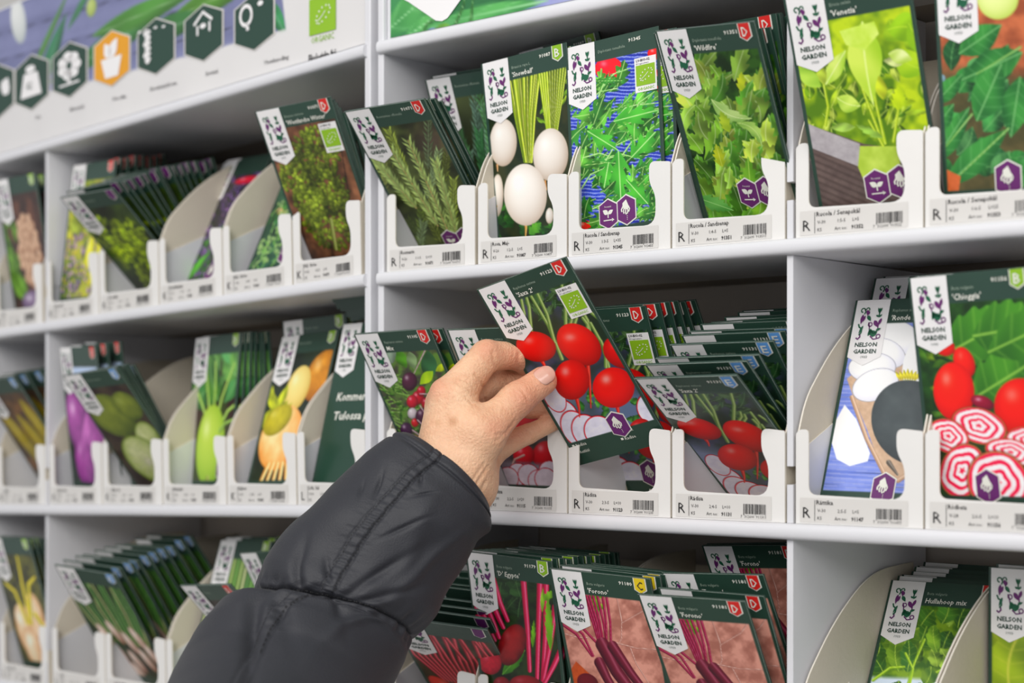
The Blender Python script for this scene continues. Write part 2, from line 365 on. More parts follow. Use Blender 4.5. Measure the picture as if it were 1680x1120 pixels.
def art_r345(c):
    planks(c, (26, 38, 130), (70, 92, 196), 40, .05); k = np.clip(np.sin(c.Y*.42+np.sin(c.X*.03)*.8+c.nz(30, 8)*5)*2-.5, 0, 1)
    c.put(k*.6, (196, 204, 238)); c.ell(262, 300, 58, 52, 0, (236, 24, 48), (190, 6, 40), .35); c.ell(478, 356, 44, 56, 0, (226, 30, 30), (160, 8, 12)); c.ell(450, 240, 30, 26, 0, (226, 30, 30), (160, 8, 12))
    c.ell(160, 968, 34, 30, 0, (230, 50, 20), (180, 20, 10)); g = [(80, 160, 60), (52, 126, 44), (110, 186, 76), (64, 140, 60)]
    r = c.rng
    for i in range(150):
        x, y = r.uniform(90, 510), r.uniform(370, 960); a = r.choice((-.6, -.9, -1.2, 2.4, -.3, 2.0))+r.uniform(-.4, .4); l = r.uniform(80, 150)
        x1, y1 = x+math.cos(a)*l, y+math.sin(a)*l; col = np.array(g[r.randrange(4)])
        c.leaf(x, y, x1, y1, r.uniform(22, 40), col*r.uniform(.75, 1.15), col*.5, (196, 226, 150), lob=r.choice((2.5, 3)), amp=.68, bend=r.uniform(-.12, .12), ph=r.uniform(0, 2))
    for i in range(16):
        x, y = r.uniform(120, 480), r.uniform(360, 900); a = r.uniform(-1.3, -.2); c.stroke([(x, y), (x+math.cos(a)*70, y+math.sin(a)*70), (x+math.cos(a+.3)*140, y+math.sin(a+.3)*140)], 7, 4, (186, 222, 150), (90, 150, 70))
    c.leaf(200, 350, 320, 350, 22, (70, 150, 60), None, (190, 226, 150), 4, .7); c.leaf(300, 470, 376, 390, 18, (90, 170, 70), None, (200, 230, 160), 4, .7)
    for a in ((170, 560, 300, 640), (280, 520, 470, 470), (260, 690, 240, 800), (300, 640, 310, 860), (352, 670, 452, 560), (420, 860, 330, 760)): c.leaf(*a, 46, (84, 176, 62), (50, 124, 44), (210, 236, 176), 3, .62)
def art_wild(c):
    c.bg((50, 86, 30), (22, 46, 18), 50, 1)
    g = [(136, 186, 64), (92, 150, 52), (160, 202, 88), (190, 216, 92), (110, 168, 62)]
    for y in range(300, 980, 34):
        for j in range(6):
            x = c.rng.uniform(480+(y-250)*.2, 900+(y-250)*.2); a = c.rng.uniform(-2.3, -.8); l = c.rng.uniform(110, 180); col = np.array(g[c.rng.randrange(5)])*(.72+.42*c.rng.random())
            c.leaf(x, y+30, x+math.cos(a)*l, y+30+math.sin(a)*l, c.rng.uniform(34, 56), col, col*.55, col*.5+100, lob=3.5, amp=.38, bend=c.rng.uniform(-.2, .2), ph=c.rng.uniform(0, 3))
    c.leaf(750, 690, 720, 590, 30, (176, 186, 50), (130, 150, 40), (200, 210, 110), 4, .4); c.leaf(700, 400, 880, 480, 32, (176, 200, 130), (120, 160, 80), (220, 230, 180), 3, .3, bend=.15)
    c.leaf(830, 370, 830, 290, 22, (186, 196, 50), (140, 160, 40), None, 3); c.leaf(780, 540, 740, 450, 26, (170, 190, 60), (120, 150, 40), None, 4); c.leaf(810, 500, 920, 600, 26, (170, 200, 110), (110, 150, 70), (210, 225, 160), 3, .3, bend=-.2)
    c.leaf(630, 830, 800, 880, 36, (110, 170, 90), (70, 130, 60), (170, 210, 140), 5, .3); c.leaf(880, 850, 860, 640, 40, (120, 170, 60), (80, 130, 40), (180, 210, 110), 4, .4)
def art_venetia(c):
    c.bg((176, 196, 40), (84, 118, 22), 90, 1); c.foliage(50, (110, 260, 720, 600), 90, 20, [(176, 200, 60), (120, 156, 36), (84, 124, 30), (200, 216, 100)], (60, 90, 16), (206, 220, 120), 0, ang=(-2.8, -.2))
    c.foliage(10, (480, 20, 720, 240), 150, 50, [(150, 190, 40), (176, 206, 50)], (120, 160, 30), (180, 206, 70), ang=(0, 1))
    c.poly([(110, 520), (240, 540), (420, 590), (560, 600), (700, 560), (700, 900), (200, 900)], (84, 72, 70), (110, 96, 92), 30)
    c.patch(np.clip(np.sin((c.Y-c.X*.35)*.22)*2, 0, 1)*((c.Y > 630+(c.X-180)*.12))*.35, (52, 44, 42), (70, 58, 54))
    c.poly([(150, 510), (250, 545), (400, 590), (400, 690), (180, 620)], (150, 144, 148), (178, 174, 176), 20)
    c.poly([(400, 600), (570, 590), (575, 690), (470, 770), (435, 785), (392, 690)], (150, 176, 60), (196, 214, 110), 60)
    for p in (((500, 580), (420, 380), (370, 240)), ((510, 580), (470, 420), (450, 300)), ((545, 570), (560, 470), (575, 360)), ((500, 590), (440, 490)), ((250, 520), (262, 440), (240, 330))): c.stroke(list(p), 14, 10, (190, 206, 60), (120, 150, 30))
    c.leaf(460, 430, 410, 80, 74, (196, 214, 100), (150, 186, 50), (224, 236, 170), 0, bend=-.03, pw=1.3); c.poly([(312, 124), (460, 80), (480, 130), (420, 200), (340, 180)], (206, 222, 130), (176, 204, 70), 40)
    c.leaf(250, 350, 340, 200, 34, (200, 216, 120), (150, 186, 60), (230, 240, 190)); c.leaf(245, 350, 220, 250, 22, (186, 206, 80)); c.leaf(230, 360, 120, 280, 34, (176, 206, 90), (130, 170, 60)); c.leaf(300, 400, 405, 430, 38, (196, 216, 110), (140, 176, 60), (226, 236, 170), bend=.1)
    c.leaf(590, 240, 500, 240, 22, (206, 216, 150)); c.leaf(520, 210, 620, 230, 30, (214, 224, 160), (150, 180, 60)); c.leaf(500, 560, 380, 510, 20, (160, 200, 90), None, None, 3); c.leaf(380, 520, 270, 530, 20, (170, 204, 100)); c.leaf(640, 400, 510, 420, 20, (176, 206, 40), None, None, 4)
    c.leaf(560, 440, 570, 330, 34, (190, 210, 40), (150, 176, 30), None, 4); c.leaf(500, 400, 480, 300, 24, (200, 214, 60)); c.leaf(590, 450, 690, 440, 16, (170, 200, 60), None, None, 3)
def art_r353(c):
    c.bg((182, 108, 74), (140, 78, 52), 60, 1); c.put(np.clip((c.Y-250)/80, 0, 1)*.6, (30, 66, 40))
    g = [(56, 124, 62), (72, 142, 76), (44, 100, 58), (96, 156, 96)]
    c.foliage(40, (700, 250, 1200, 820), 150, 44, g, (26, 66, 40), (120, 170, 110), ang=(-1.4, .2), bend=.2, sv=5)
    for a in ((820, 220, 1010, 90, 60), (1100, 200, 830, 330, 66), (900, 500, 1010, 250, 70), (1090, 300, 1050, 560, 60), (700, 700, 870, 440, 50), (760, 790, 1040, 520, 56), (710, 440, 840, 300, 40), (700, 560, 800, 430, 40), (1040, 620, 1120, 840, 50)):
        c.leaf(*a, (66, 136, 66), (30, 84, 44), (140, 186, 130), sv=6)
    for p in (((1090, 180), (900, 300)), ((880, 470), (760, 620)), ((1040, 520), (820, 740))): c.stroke(list(p), 9, 5, (150, 190, 110), (80, 130, 60))
    c.ell(990, -20, 90, 90, 0, (226, 232, 170), (170, 190, 90)); c.ell(745, 325, 16, 16, 0, (150, 176, 190), (90, 120, 130))
    c.poly([(750, 710), (830, 740), (820, 810), (760, 810)], (200, 110, 66), (170, 90, 50), 20)
def art_ronde(c):
    planks(c, (96, 116, 190), (146, 158, 214), 46, -.03); k = (np.sin(c.Y*.4) > .6)*.3; c.put(k, (190, 190, 214))
    c.poly([(230, 500), (500, 300), (560, 300), (560, 780), (480, 810), (400, 870), (360, 850), (300, 680), (250, 560)], (176, 148, 124), (206, 180, 156), 20)
    for x, y, rx, ry, ro in ((450, 340, 82, 58, .5), (390, 400, 74, 52, .4), (330, 455, 94, 56, -.1), (340, 520, 96, 56, -.4)): c.ell(x, y, rx, ry, ro, (240, 240, 242), (206, 206, 216), 0, rim=(150, 150, 160), rimw=.05)
    c.ell(540, 450, 90, 130, .3, (238, 240, 240), (214, 216, 220), 0); c.ell(470, 650, 150, 152, 0, (84, 92, 94), (44, 50, 54), 0, tex=60)
    for i in range(7): c.leaf(440+i*8, 500, 420+i*16, 455+abs(i-3)*4, 7, (226, 214, 60))
    c.stroke([(380, 800), (410, 840)], 20, 8, (120, 110, 100)); c.poly([(218, 598), (262, 650), (310, 770), (300, 800), (230, 822), (180, 800), (162, 740), (180, 660)], (244, 244, 244), (226, 228, 232), 60)
    c.stroke([(248, 570), (300, 720), (366, 850), (410, 862), (480, 815)], 18, 16, (206, 176, 150), (150, 120, 96))
def art_chiog(c):
    c.bg((40, 76, 30), (24, 50, 22), 60, 1)
    for a in ((640, 380, 960, 200, 110), (760, 300, 1060, 240, 120), (760, 540, 1000, 380, 110), (900, 600, 1180, 420, 100), (820, 360, 1180, 180, 100)): c.leaf(*a, (74, 132, 44), (36, 80, 30), (150, 190, 90), 5, .15, sv=6)
    c.foliage(12, (540, 350, 640, 620), 70, 14, [(120, 150, 40), (80, 120, 40)], (40, 70, 20), ang=(-1, 1))
    c.ell(650, 345, 42, 34, .2, (224, 40, 26), (160, 16, 12), .2); c.ell(728, 400, 40, 60, -.4, (230, 44, 30), (160, 16, 12), .2)
    c.ell(686, 514, 82, 112, 0, (236, 44, 24), (170, 16, 12), .35); c.ell(950, 560, 104, 110, 0, (230, 40, 24), (160, 16, 12), .3); c.ell(800, 550, 46, 26, .3, (150, 30, 60), (90, 10, 40))
    for x, y, rx, ry, ro in ((786, 640, 108, 68, .2), (664, 690, 84, 66, .3), (980, 680, 90, 50, 0), (910, 730, 100, 50, .1), (720, 820, 86, 112, .5), (860, 850, 120, 118, .3), (1060, 840, 90, 110, 0)):
        c.slice_(x, y, rx, ry, ro, (240, 222, 224), (176, 110, 70), rings=3.4)
def art_degypte(c):
    c.bg((44, 62, 34), (26, 34, 24), 90, 1); c.foliage(20, (760, 380, 960, 640), 160, 60, [(52, 84, 44), (40, 66, 36)], (24, 40, 24), (80, 110, 70), ang=(-2, -.5), sv=5)
    M1, M2 = (232, 50, 104), (140, 16, 56)
    for p in (((590, 560), (640, 720), (680, 880)), ((620, 590), (690, 780), (700, 880)), ((660, 600), (720, 740), (750, 800)), ((700, 580), (750, 700), (780, 780)), ((740, 560), (780, 650), (810, 710)), ((740, 370), (790, 540), (840, 660)), ((950, 390), (975, 700), (990, 1000)), ((1060, 400), (1050, 700), (1040, 1050)), ((1100, 410), (1095, 760), (1076, 1060)), ((1160, 560), (1130, 800), (1080, 1060)), ((1210, 820), (1150, 960), (1090, 1080))): c.stroke(list(p), 40, 28, M1, M2, .4)
    c.leaf(1010, 840, 1020, 650, 18, (120, 180, 40), None, None, 4); c.leaf(1075, 600, 1080, 430, 14, (150, 200, 60)); c.leaf(1130, 860, 1110, 480, 30, (120, 180, 40), (90, 130, 30), None, 6); c.leaf(1090, 520, 1150, 450, 30, (130, 186, 50), None, None, 3)
    c.leaf(800, 1040, 960, 860, 44, (84, 140, 44), (40, 90, 30), (140, 190, 90), 4, .2); c.ell(870, 830, 90, 150, .35, (164, 40, 44), (70, 16, 24), .15, tex=60)
    c.ell(716, 960, 80, 84, 0, (196, 44, 66), (120, 20, 40), .2, tex=20); c.ell(960, 1100, 110, 66, 0, (150, 34, 46), (80, 14, 24), .15); c.ell(796, 1110, 60, 56, 0, (140, 34, 46), (70, 14, 24), .15)
def art_beetcyl(c):
    c.bg((70, 60, 40), (36, 40, 26), 20, 1); M1 = (222, 70, 84)
    for i in range(16): x = 4+i*6; c.stroke([(x+c.rng.uniform(-8, 8), 24), (x, 60), (x*.6+20, 100)], 5, 4, M1, (90, 20, 30), .3)
    for x, y, ro in ((24, 124, .5), (50, 128, .5), (76, 116, .6), (96, 140, .4), (30, 160, .6)): c.ell(x, y, 14, 32, -ro, (214, 70, 56), (130, 30, 26), .25, tex=14)
def art_forono(c):
    c.bg((204, 150, 136), (160, 108, 96), 70, 1, oct=4); X, Y = c.X, c.Y
    for p in (((470, 480), (500, 620), (500, 740), (470, 800)), ((470, 770), (600, 800), (760, 806), (900, 780)), ((40, 700), (200, 740), (330, 740)), ((560, 800), (600, 900), (700, 1050)), ((700, 480), (640, 560), (500, 640))): c.stroke(list(p), 9, 6, (222, 180, 168), (130, 84, 76))
    c.foliage(26, (270, 470, 360, 580), 56, 24, [(150, 190, 60), (120, 160, 50)], (70, 110, 30), lob=3, ang=(-3, 0))
    for x0, x1 in ((70, 300), (150, 310), (200, 340), (245, 350), (265, 360), (285, 370), (310, 380), (340, 400), (375, 400), (400, 430)): c.stroke([(x0, 470 if x0 > 240 else 640), ((x0+x1)/2+10, 640 if x0 > 240 else 720), (x1, 860 if x0 < 180 else 780)], 18, 14, (170, 30, 80), (90, 10, 44), .25)
    c.poly([(190, 900), (150, 960), (230, 1300), (500, 1300), (340, 1030)], (190, 90, 40), (160, 70, 34), 20); c.ell(270, 1040, 76, 60, .4, (110, 20, 40), (70, 10, 30), 0)
    for p, w in (((370, 780), (470, 960), (620, 1150), (700, 1250)), 90), (((440, 790), (560, 960), (720, 1160)), 70), (((350, 900), (400, 1000), (520, 1200)), 70): c.stroke(list(p), w, w*.7, (124, 36, 60), (62, 14, 34), .2)
    for x in (900, 1000): c.ell(x, 950, 40, 100, .5, (120, 36, 60), (60, 14, 34), .1)
def art_hula(c):
    c.bg((120, 150, 40), (60, 96, 30), 70, 1); c.put(np.clip((c.Y-1010)/30, 0, 1), (200, 212, 226)); g = [(130, 166, 56), (84, 134, 50), (160, 190, 80), (64, 110, 50)]
    c.foliage(34, (640, 640, 1400, 1050), 210, 80, g, (56, 92, 30), (176, 200, 90), 3, .2, ang=(-2.3, -.7), sv=5)
    for p in (((1000, 760), (930, 920), (880, 1080)), ((870, 860), (920, 960), (900, 1060)), ((640, 1050), (760, 960), (860, 950)), ((980, 1080), (1080, 980), (1180, 920))): c.stroke(list(p), 20, 14, (176, 206, 60), (110, 150, 30))
    c.foliage(14, (700, 1060, 1300, 1400), 160, 60, g, (40, 80, 30), (176, 200, 90), 3, .2, ang=(-2.3, -.7))
def art_mix(c):
    c.bg((96, 130, 60), (70, 70, 60), 60, 1); c.leaf(380, 330, 460, 460, 40, (90, 150, 40)); c.leaf(270, 400, 380, 340, 60, (150, 170, 150)); c.leaf(480, 340, 520, 470, 40, (140, 166, 120)); c.leaf(620, 330, 640, 560, 60, (60, 110, 70)); c.leaf(660, 480, 560, 580, 40, (176, 206, 40), (130, 170, 30)); c.leaf(680, 480, 780, 420, 26, (190, 210, 40))
    for i in range(60):
        x, y = c.rng.uniform(200, 470), c.rng.uniform(520, 950); a = c.rng.uniform(-.3, .8); c.stroke([(x, y), (x+math.cos(a)*90, y+math.sin(a)*90)], 12, 9, (130, 170, 70), (50, 84, 30), .4)
    c.foliage(40, (240, 560, 560, 1000), 60, 10, [(100, 150, 60), (60, 100, 40)], (30, 60, 20), ang=(-1, 1.5))
    for x, y, r_, cc in ((480, 560, 60, (96, 50, 76)), (545, 680, 46, (206, 36, 60)), (500, 710, 44, (210, 40, 66)), (570, 630, 34, (200, 36, 60)), (610, 720, 40, (186, 30, 54)), (650, 690, 40, (190, 40, 60)), (500, 800, 38, (226, 214, 220)), (520, 870, 30, (206, 40, 50)), (580, 820, 56, (84, 44, 70)), (450, 930, 50, (80, 44, 80)), (640, 800, 50, (190, 40, 60)), (620, 900, 60, (90, 44, 76)), (560, 1060, 40, (196, 40, 60)), (520, 1010, 36, (190, 130, 40)), (700, 880, 60, (200, 44, 60))): c.ell(x, y, r_, r_*1.15, .2, cc, np.array(cc)*.45, .5)
    for p in (((600, 330), (560, 410), (515, 500)), ((500, 930), (560, 970), (590, 1000)), ((560, 740), (600, 800)), ((540, 850), (620, 920)), ((560, 650), (640, 650))): c.stroke(list(p), 10, 6, (206, 180, 186), (140, 110, 120))
def art_rosemary(c, cool=False):
    c.bg((84, 94, 54), (40, 46, 30), 80, 1); c.put(np.clip(1-np.hypot(c.X-400, c.Y-560)/130, 0, 1)*.6, (110, 84, 84)) if not cool else None
    k = .9 if cool else 1
    cols = [(110, 166, 110), (86, 146, 96), (150, 190, 166)] if cool else [(146, 162, 78), (106, 126, 60), (176, 190, 110), (130, 150, 110)]
    x0, x1 = c.X.min(), c.X.max(); y0, y1 = c.Y.min(), c.Y.max(); r = c.rng; w = c.wd/330
    for j in range(34):
        bx = r.uniform(x0-.1*(x1-x0), x1); by = r.uniform(y0+.35*(y1-y0), y1); a = r.uniform(-2.2, -1.3) if not cool else r.uniform(-1.8, -1.3); L = r.uniform(120, 260)*w; col = np.array(cols[r.randrange(len(cols))])*(.55+.45*j/33)
        c.stroke([(bx, by), (bx+math.cos(a)*L, by+math.sin(a)*L)], 6*w, 3*w, col*1.15, col*.6)
        for i in range(13):
            t = i/13; px, py = bx+math.cos(a)*L*t, by+math.sin(a)*L*t
            for sg in (-1, 1): b = a+sg*r.uniform(.35, .7); c.leaf(px, py, px+math.cos(b)*40*w, py+math.sin(b)*40*w, 3.6*w, np.clip(col*r.uniform(.9, 1.3), 0, 255), col*.5)
    if not cool:
        for bx, by, tx, ty in ((480, 960, 300, 560), (420, 900, 230, 600), (330, 830, 160, 640), (500, 940, 410, 640)):
            a = math.atan2(ty-by, tx-bx); L = math.hypot(tx-bx, ty-by); c.stroke([(bx, by), (tx, ty)], 9, 5, (176, 156, 100), (120, 100, 60))
            for i in range(30):
                t = i/30; px, py = bx+math.cos(a)*L*t, by+math.sin(a)*L*t
                for sg in (-1, 1): b = a+sg*r.uniform(.3, .7); c.leaf(px, py, px+math.cos(b)*44, py+math.sin(b)*44, 4, np.array((176, 194, 120))*r.uniform(.8, 1.15), (96, 116, 74), None)
# smaller pictures (default canvas: 100 units wide, 187 high)
def art_kale(c):
    c.bg((120, 84, 62), (88, 60, 46), 16, 1); c.put(((c.X+c.Y*.2) % 34 < 1.6)*.8, (50, 36, 30)); planksm = None
    r = c.rng
    for (cx, cy, R, n) in ((60, 50, 28, 240), (28, 74, 24, 160), (46, 120, 32, 240), (62, 88, 24, 160), (30, 100, 20, 100)):
        for i in range(n):
            a = r.uniform(0, 6.28); d = R*math.sqrt(r.random()); x, y = cx+math.cos(a)*d, cy+math.sin(a)*d; sh = .55+.45*r.random()+.25*(1-d/R); c.ell(x, y, r.uniform(1.6, 3.8), r.uniform(1.4, 3.2), a, np.array((132, 146, 50))*sh, np.array((46, 60, 16))*sh, .15)
    c.im *= np.clip(.45+1.1*c.nz(11, 6, 2), .5, 1.25)[..., None]; c.stroke([(50, 120), (44, 150)], 5, 4, (150, 160, 80))
def art_parsley(c):
    c.bg((66, 84, 30), (38, 50, 24), 20, 1); r = c.rng
    for (cx, cy, R, n) in ((30, 60, 28, 70), (70, 70, 30, 90), (50, 100, 36, 120), (50, 140, 30, 90), (84, 120, 20, 60)):
        for i in range(n):
            a = r.uniform(0, 6.28); d = R*math.sqrt(r.random()); sh = .6+.55*r.random(); c.ell(cx+math.cos(a)*d, cy+math.sin(a)*d, r.uniform(2.5, 5), r.uniform(2, 4.5), a, np.array((166, 186, 44))*sh, np.array((76, 98, 18))*sh, .1)
    c.im *= np.clip(.4+1.2*c.nz(16, 6, 2), .45, 1.25)[..., None]
def art_thyme(c):
    c.bg((44, 50, 40), (66, 56, 74), 10, 1); r = c.rng; c.foliage(60, (0, 90, 100, 170), 20, 4, [(70, 130, 40), (50, 96, 40)], (24, 50, 20), ang=(-3, 0))
    for i in range(420): x, y = r.uniform(0, 100), r.uniform(20, 160); c.ell(x, y, r.uniform(1, 2.6), r.uniform(1, 2.2), 0, r.choice(((150, 110, 190), (120, 84, 160), (176, 130, 190), (84, 64, 120))), None, .2)
    c.leaf(30, 160, 60, 120, 7, (90, 170, 40)); c.ell(70, 30, 26, 5, 0, (210, 40, 60), (140, 30, 70))
def art_dill(c):
    c.bg((56, 100, 76), (30, 60, 50), 16, 1); r = c.rng; c.ell(66, 60, 14, 10, 0, (200, 180, 110), (90, 110, 70)); c.ell(20, 90, 10, 8, 0, (226, 180, 120), (120, 110, 70))
    for i in range(70):
        x, y = r.uniform(0, 100), r.uniform(90, 165); a = r.uniform(-2.6, -.5); c.stroke([(x, y), (x+math.cos(a)*16, y+math.sin(a)*16)], 2, 1, (140, 190, 100), (90, 140, 60))
        for j in range(4): c.ell(x+math.cos(a)*16+r.uniform(-5, 5), y+math.sin(a)*16+r.uniform(-4, 4), 2, 2, 0, (176, 210, 140), None, 0)
    c.foliage(26, (0, 40, 100, 110), 26, 6, [(96, 160, 80), (60, 120, 70)], (30, 70, 40), lob=3, ang=(-3, 0))
def art_yellow(c):
    c.bg((168, 170, 60), (96, 116, 50), 20, 1); r = c.rng; c.foliage(30, (0, 30, 100, 100), 40, 12, [(196, 194, 70), (150, 164, 60)], (110, 120, 20), ang=(-2.4, -.8))
    for i in range(260): x, y = r.uniform(0, 90), r.uniform(86, 175); c.ell(x, y, r.uniform(1.5, 3.2), r.uniform(1.5, 3), 0, r.choice(((200, 160, 200), (150, 120, 180), (226, 190, 210), (110, 80, 130), (230, 216, 60))), None, .2)
    for x, y in ((60, 110), (74, 130), (84, 100)): c.ell(x, y, 9, 20, .2, (226, 222, 60), (170, 170, 30))
def art_redcab(c):
    c.bg((60, 70, 60), (40, 50, 46), 20, 1); c.poly([(0, 24), (100, 24), (100, 44), (0, 50)], (180, 196, 220))
    for i in range(5): c.stroke([(20+i*10, 170), (40+i*6, 120), (60, 60)], 5, 3, (96, 140, 80))
    for x, y, rx, ry in ((30, 90, 30, 40), (70, 120, 34, 42), (40, 140, 26, 34)): c.ell(x, y, rx, ry, -.3, (170, 80, 160), (84, 30, 90), .5, tex=8)
    for i in range(7): c.leaf(20+i*4, 150-i*5, 70, 60+i*6, 5, (190, 110, 180), (110, 40, 110))
def art_savoy(c):
    c.bg((70, 60, 50), (48, 36, 36), 20, 1)
    for x, y, rx, ry in ((40, 60, 36, 30), (76, 50, 22, 20)): c.ell(x, y, rx, ry, 0, (130, 140, 60), (66, 80, 34), .1, tex=10)
    for x, y, rx, ry, a in ((74, 100, 20, 30, .5), (50, 124, 36, 34, .6)): c.ell(x, y, rx, ry, a, (196, 200, 150), (110, 130, 60), .1, rim=(110, 130, 50), tex=6)
    for i in range(14): a = i*.45; c.stroke([(50, 128), (50+26*math.cos(a), 124+26*math.sin(a))], 1.6, .8, (226, 224, 196))
def art_corn(c):
    c.bg((120, 84, 50), (70, 52, 40), 20, 1)
    for x, y, a in ((30, 100, -.3), (66, 110, -.3), (90, 90, -.2)): c.ell(x, y, 15, 60, a, (176, 156, 40), (96, 90, 24), .2, tex=4)
    c.put(np.clip(np.sin(c.X*.9+c.Y*.25)*2, 0, 1)*.2, (60, 60, 20))
def art_kohlrabi(c):
    c.bg((64, 74, 44), (60, 44, 44), 26, 1); c.foliage(16, (0, 30, 100, 80), 60, 15, [(90, 150, 90), (110, 160, 80)], (50, 90, 50), (150, 190, 130), ang=(-2.8, -.3))
    for p in (((50, 100), (40, 70), (30, 34)), ((54, 100), (54, 60), (50, 30)), ((60, 100), (70, 70), (90, 34)), ((46, 104), (30, 80), (10, 56)), ((64, 110), (84, 86), (98, 80))): c.stroke(list(p), 5, 3.6, (176, 206, 110), (110, 150, 60))
    c.ell(52, 124, 30, 46, 0, (186, 206, 90), (120, 160, 50), .35); c.stroke([(52, 160), (56, 182)], 6, 3, (186, 196, 100)); c.stroke([(70, 108), (80, 100), (98, 96)], 5, 4, (150, 190, 90))
def art_turnip(c):
    c.bg((40, 52, 36), (24, 36, 26), 20, 1); c.ell(86, 50, 26, 30, .6, (214, 150, 50), (120, 70, 20), .3, tex=8); c.ell(50, 62, 20, 26, .2, (236, 220, 150), (190, 160, 80), .3)
    c.foliage(8, (0, 80, 30, 110), 30, 8, [(190, 196, 50)], (120, 130, 30)); c.ell(40, 116, 36, 36, 0, (246, 220, 170), (200, 120, 40), .5, tex=14); c.ell(28, 96, 24, 16, -.4, (190, 180, 50), (130, 120, 30), .2, tex=6)
    for i in range(6): c.stroke([(30+i*8, 146), (16+i*14, 184)], 7, 3, (240, 220, 160), (200, 130, 50))
    c.ell(84, 140, 18, 24, 0, (236, 190, 120), (196, 110, 40), .4)
def art_plain(c): c.fill((40, 68, 56))
def art_onions(c):
    c.bg((40, 66, 30), (36, 34, 30), 16, 1, ax=2, ay=.5)
    for i in range(15): x = 3+i*7; c.stroke([(x+c.rng.uniform(-6, 6), 20), (x, 60), (20+x*.7, 110)], 4.5, 5, c.rng.choice(((90, 150, 60), (60, 120, 50), (170, 176, 110))), (30, 60, 24), .35)
    for x, y in ((24, 104), (44, 96), (62, 110), (80, 100), (34, 130), (56, 140), (76, 134), (90, 124), (50, 160)): c.ell(x, y, 6.5, 19, -.35, (222, 206, 196), (140, 96, 80), .4)
def art_leek(c):
    c.bg((60, 96, 40), (40, 60, 30), 14, 1)
    for i in range(13): x = 4+i*8; c.stroke([(x, 20), (x+c.rng.uniform(-3, 3), 90), (x+2, 180)], 7, 6, c.rng.choice(((170, 190, 110), (110, 160, 70), (200, 200, 150), (80, 130, 60))), (60, 90, 40), .3)
def art_squash(c):
    c.fill((50, 44, 40)); c.patch(np.clip((c.Y-28-c.nz(12)*14)/2, 0, 1), (216, 186, 30), (240, 206, 40)); c.patch(np.clip((60-c.X+c.Y*.0-10)/2, 0, 1)*(c.Y > 90), (96, 60, 50), (70, 48, 44)); c.foliage(10, (40, 80, 90, 150), 20, 8, [(90, 180, 60)], (50, 110, 40))
def art_yonion(c):
    c.bg((96, 96, 44), (50, 50, 30), 12, 1)
    for x, y, a in ((30, 120, .1), (64, 104, .2), (40, 150, -.3), (78, 140, .3)): c.ell(x, y, 22, 34, a, (240, 222, 196), (176, 120, 70), .5, tex=10)
    for p in (((50, 110), (54, 60), (60, 24)), ((40, 110), (30, 70), (10, 60)), ((66, 100), (84, 120), (96, 160)), ((54, 100), (70, 60), (90, 50))): c.stroke(list(p), 9, 4, (226, 206, 40), (150, 140, 20))
def art_caul(c):
    c.bg((96, 66, 54), (60, 44, 40), 16, 1); r = c.rng; c.foliage(20, (0, 20, 30, 170), 30, 9, [(110, 150, 60)], (60, 90, 30))
    for i in range(120): a = r.uniform(0, 6.28); d = 26*math.sqrt(r.random()); c.ell(58+math.cos(a)*d, 92+math.sin(a)*d*1.7, 6, 6, 0, (206, 176, 150), (140, 104, 84), .2)
    c.ell(50, 158, 30, 16, 0, (150, 130, 160), (60, 50, 70))
def art_chard(c):
    c.bg((120, 150, 40), (70, 96, 30), 26, 1)
    for p in (((60, 20), (64, 60), (80, 120)), ((90, 20), (84, 90), (90, 180))): c.stroke(list(p), 12, 8, (222, 110, 110), (160, 60, 70))
    c.foliage(16, (0, 60, 80, 186), 70, 24, [(150, 170, 50), (120, 150, 40)], (80, 100, 30), (190, 190, 90), 3, .2, ang=(-2, -.6), sv=5)

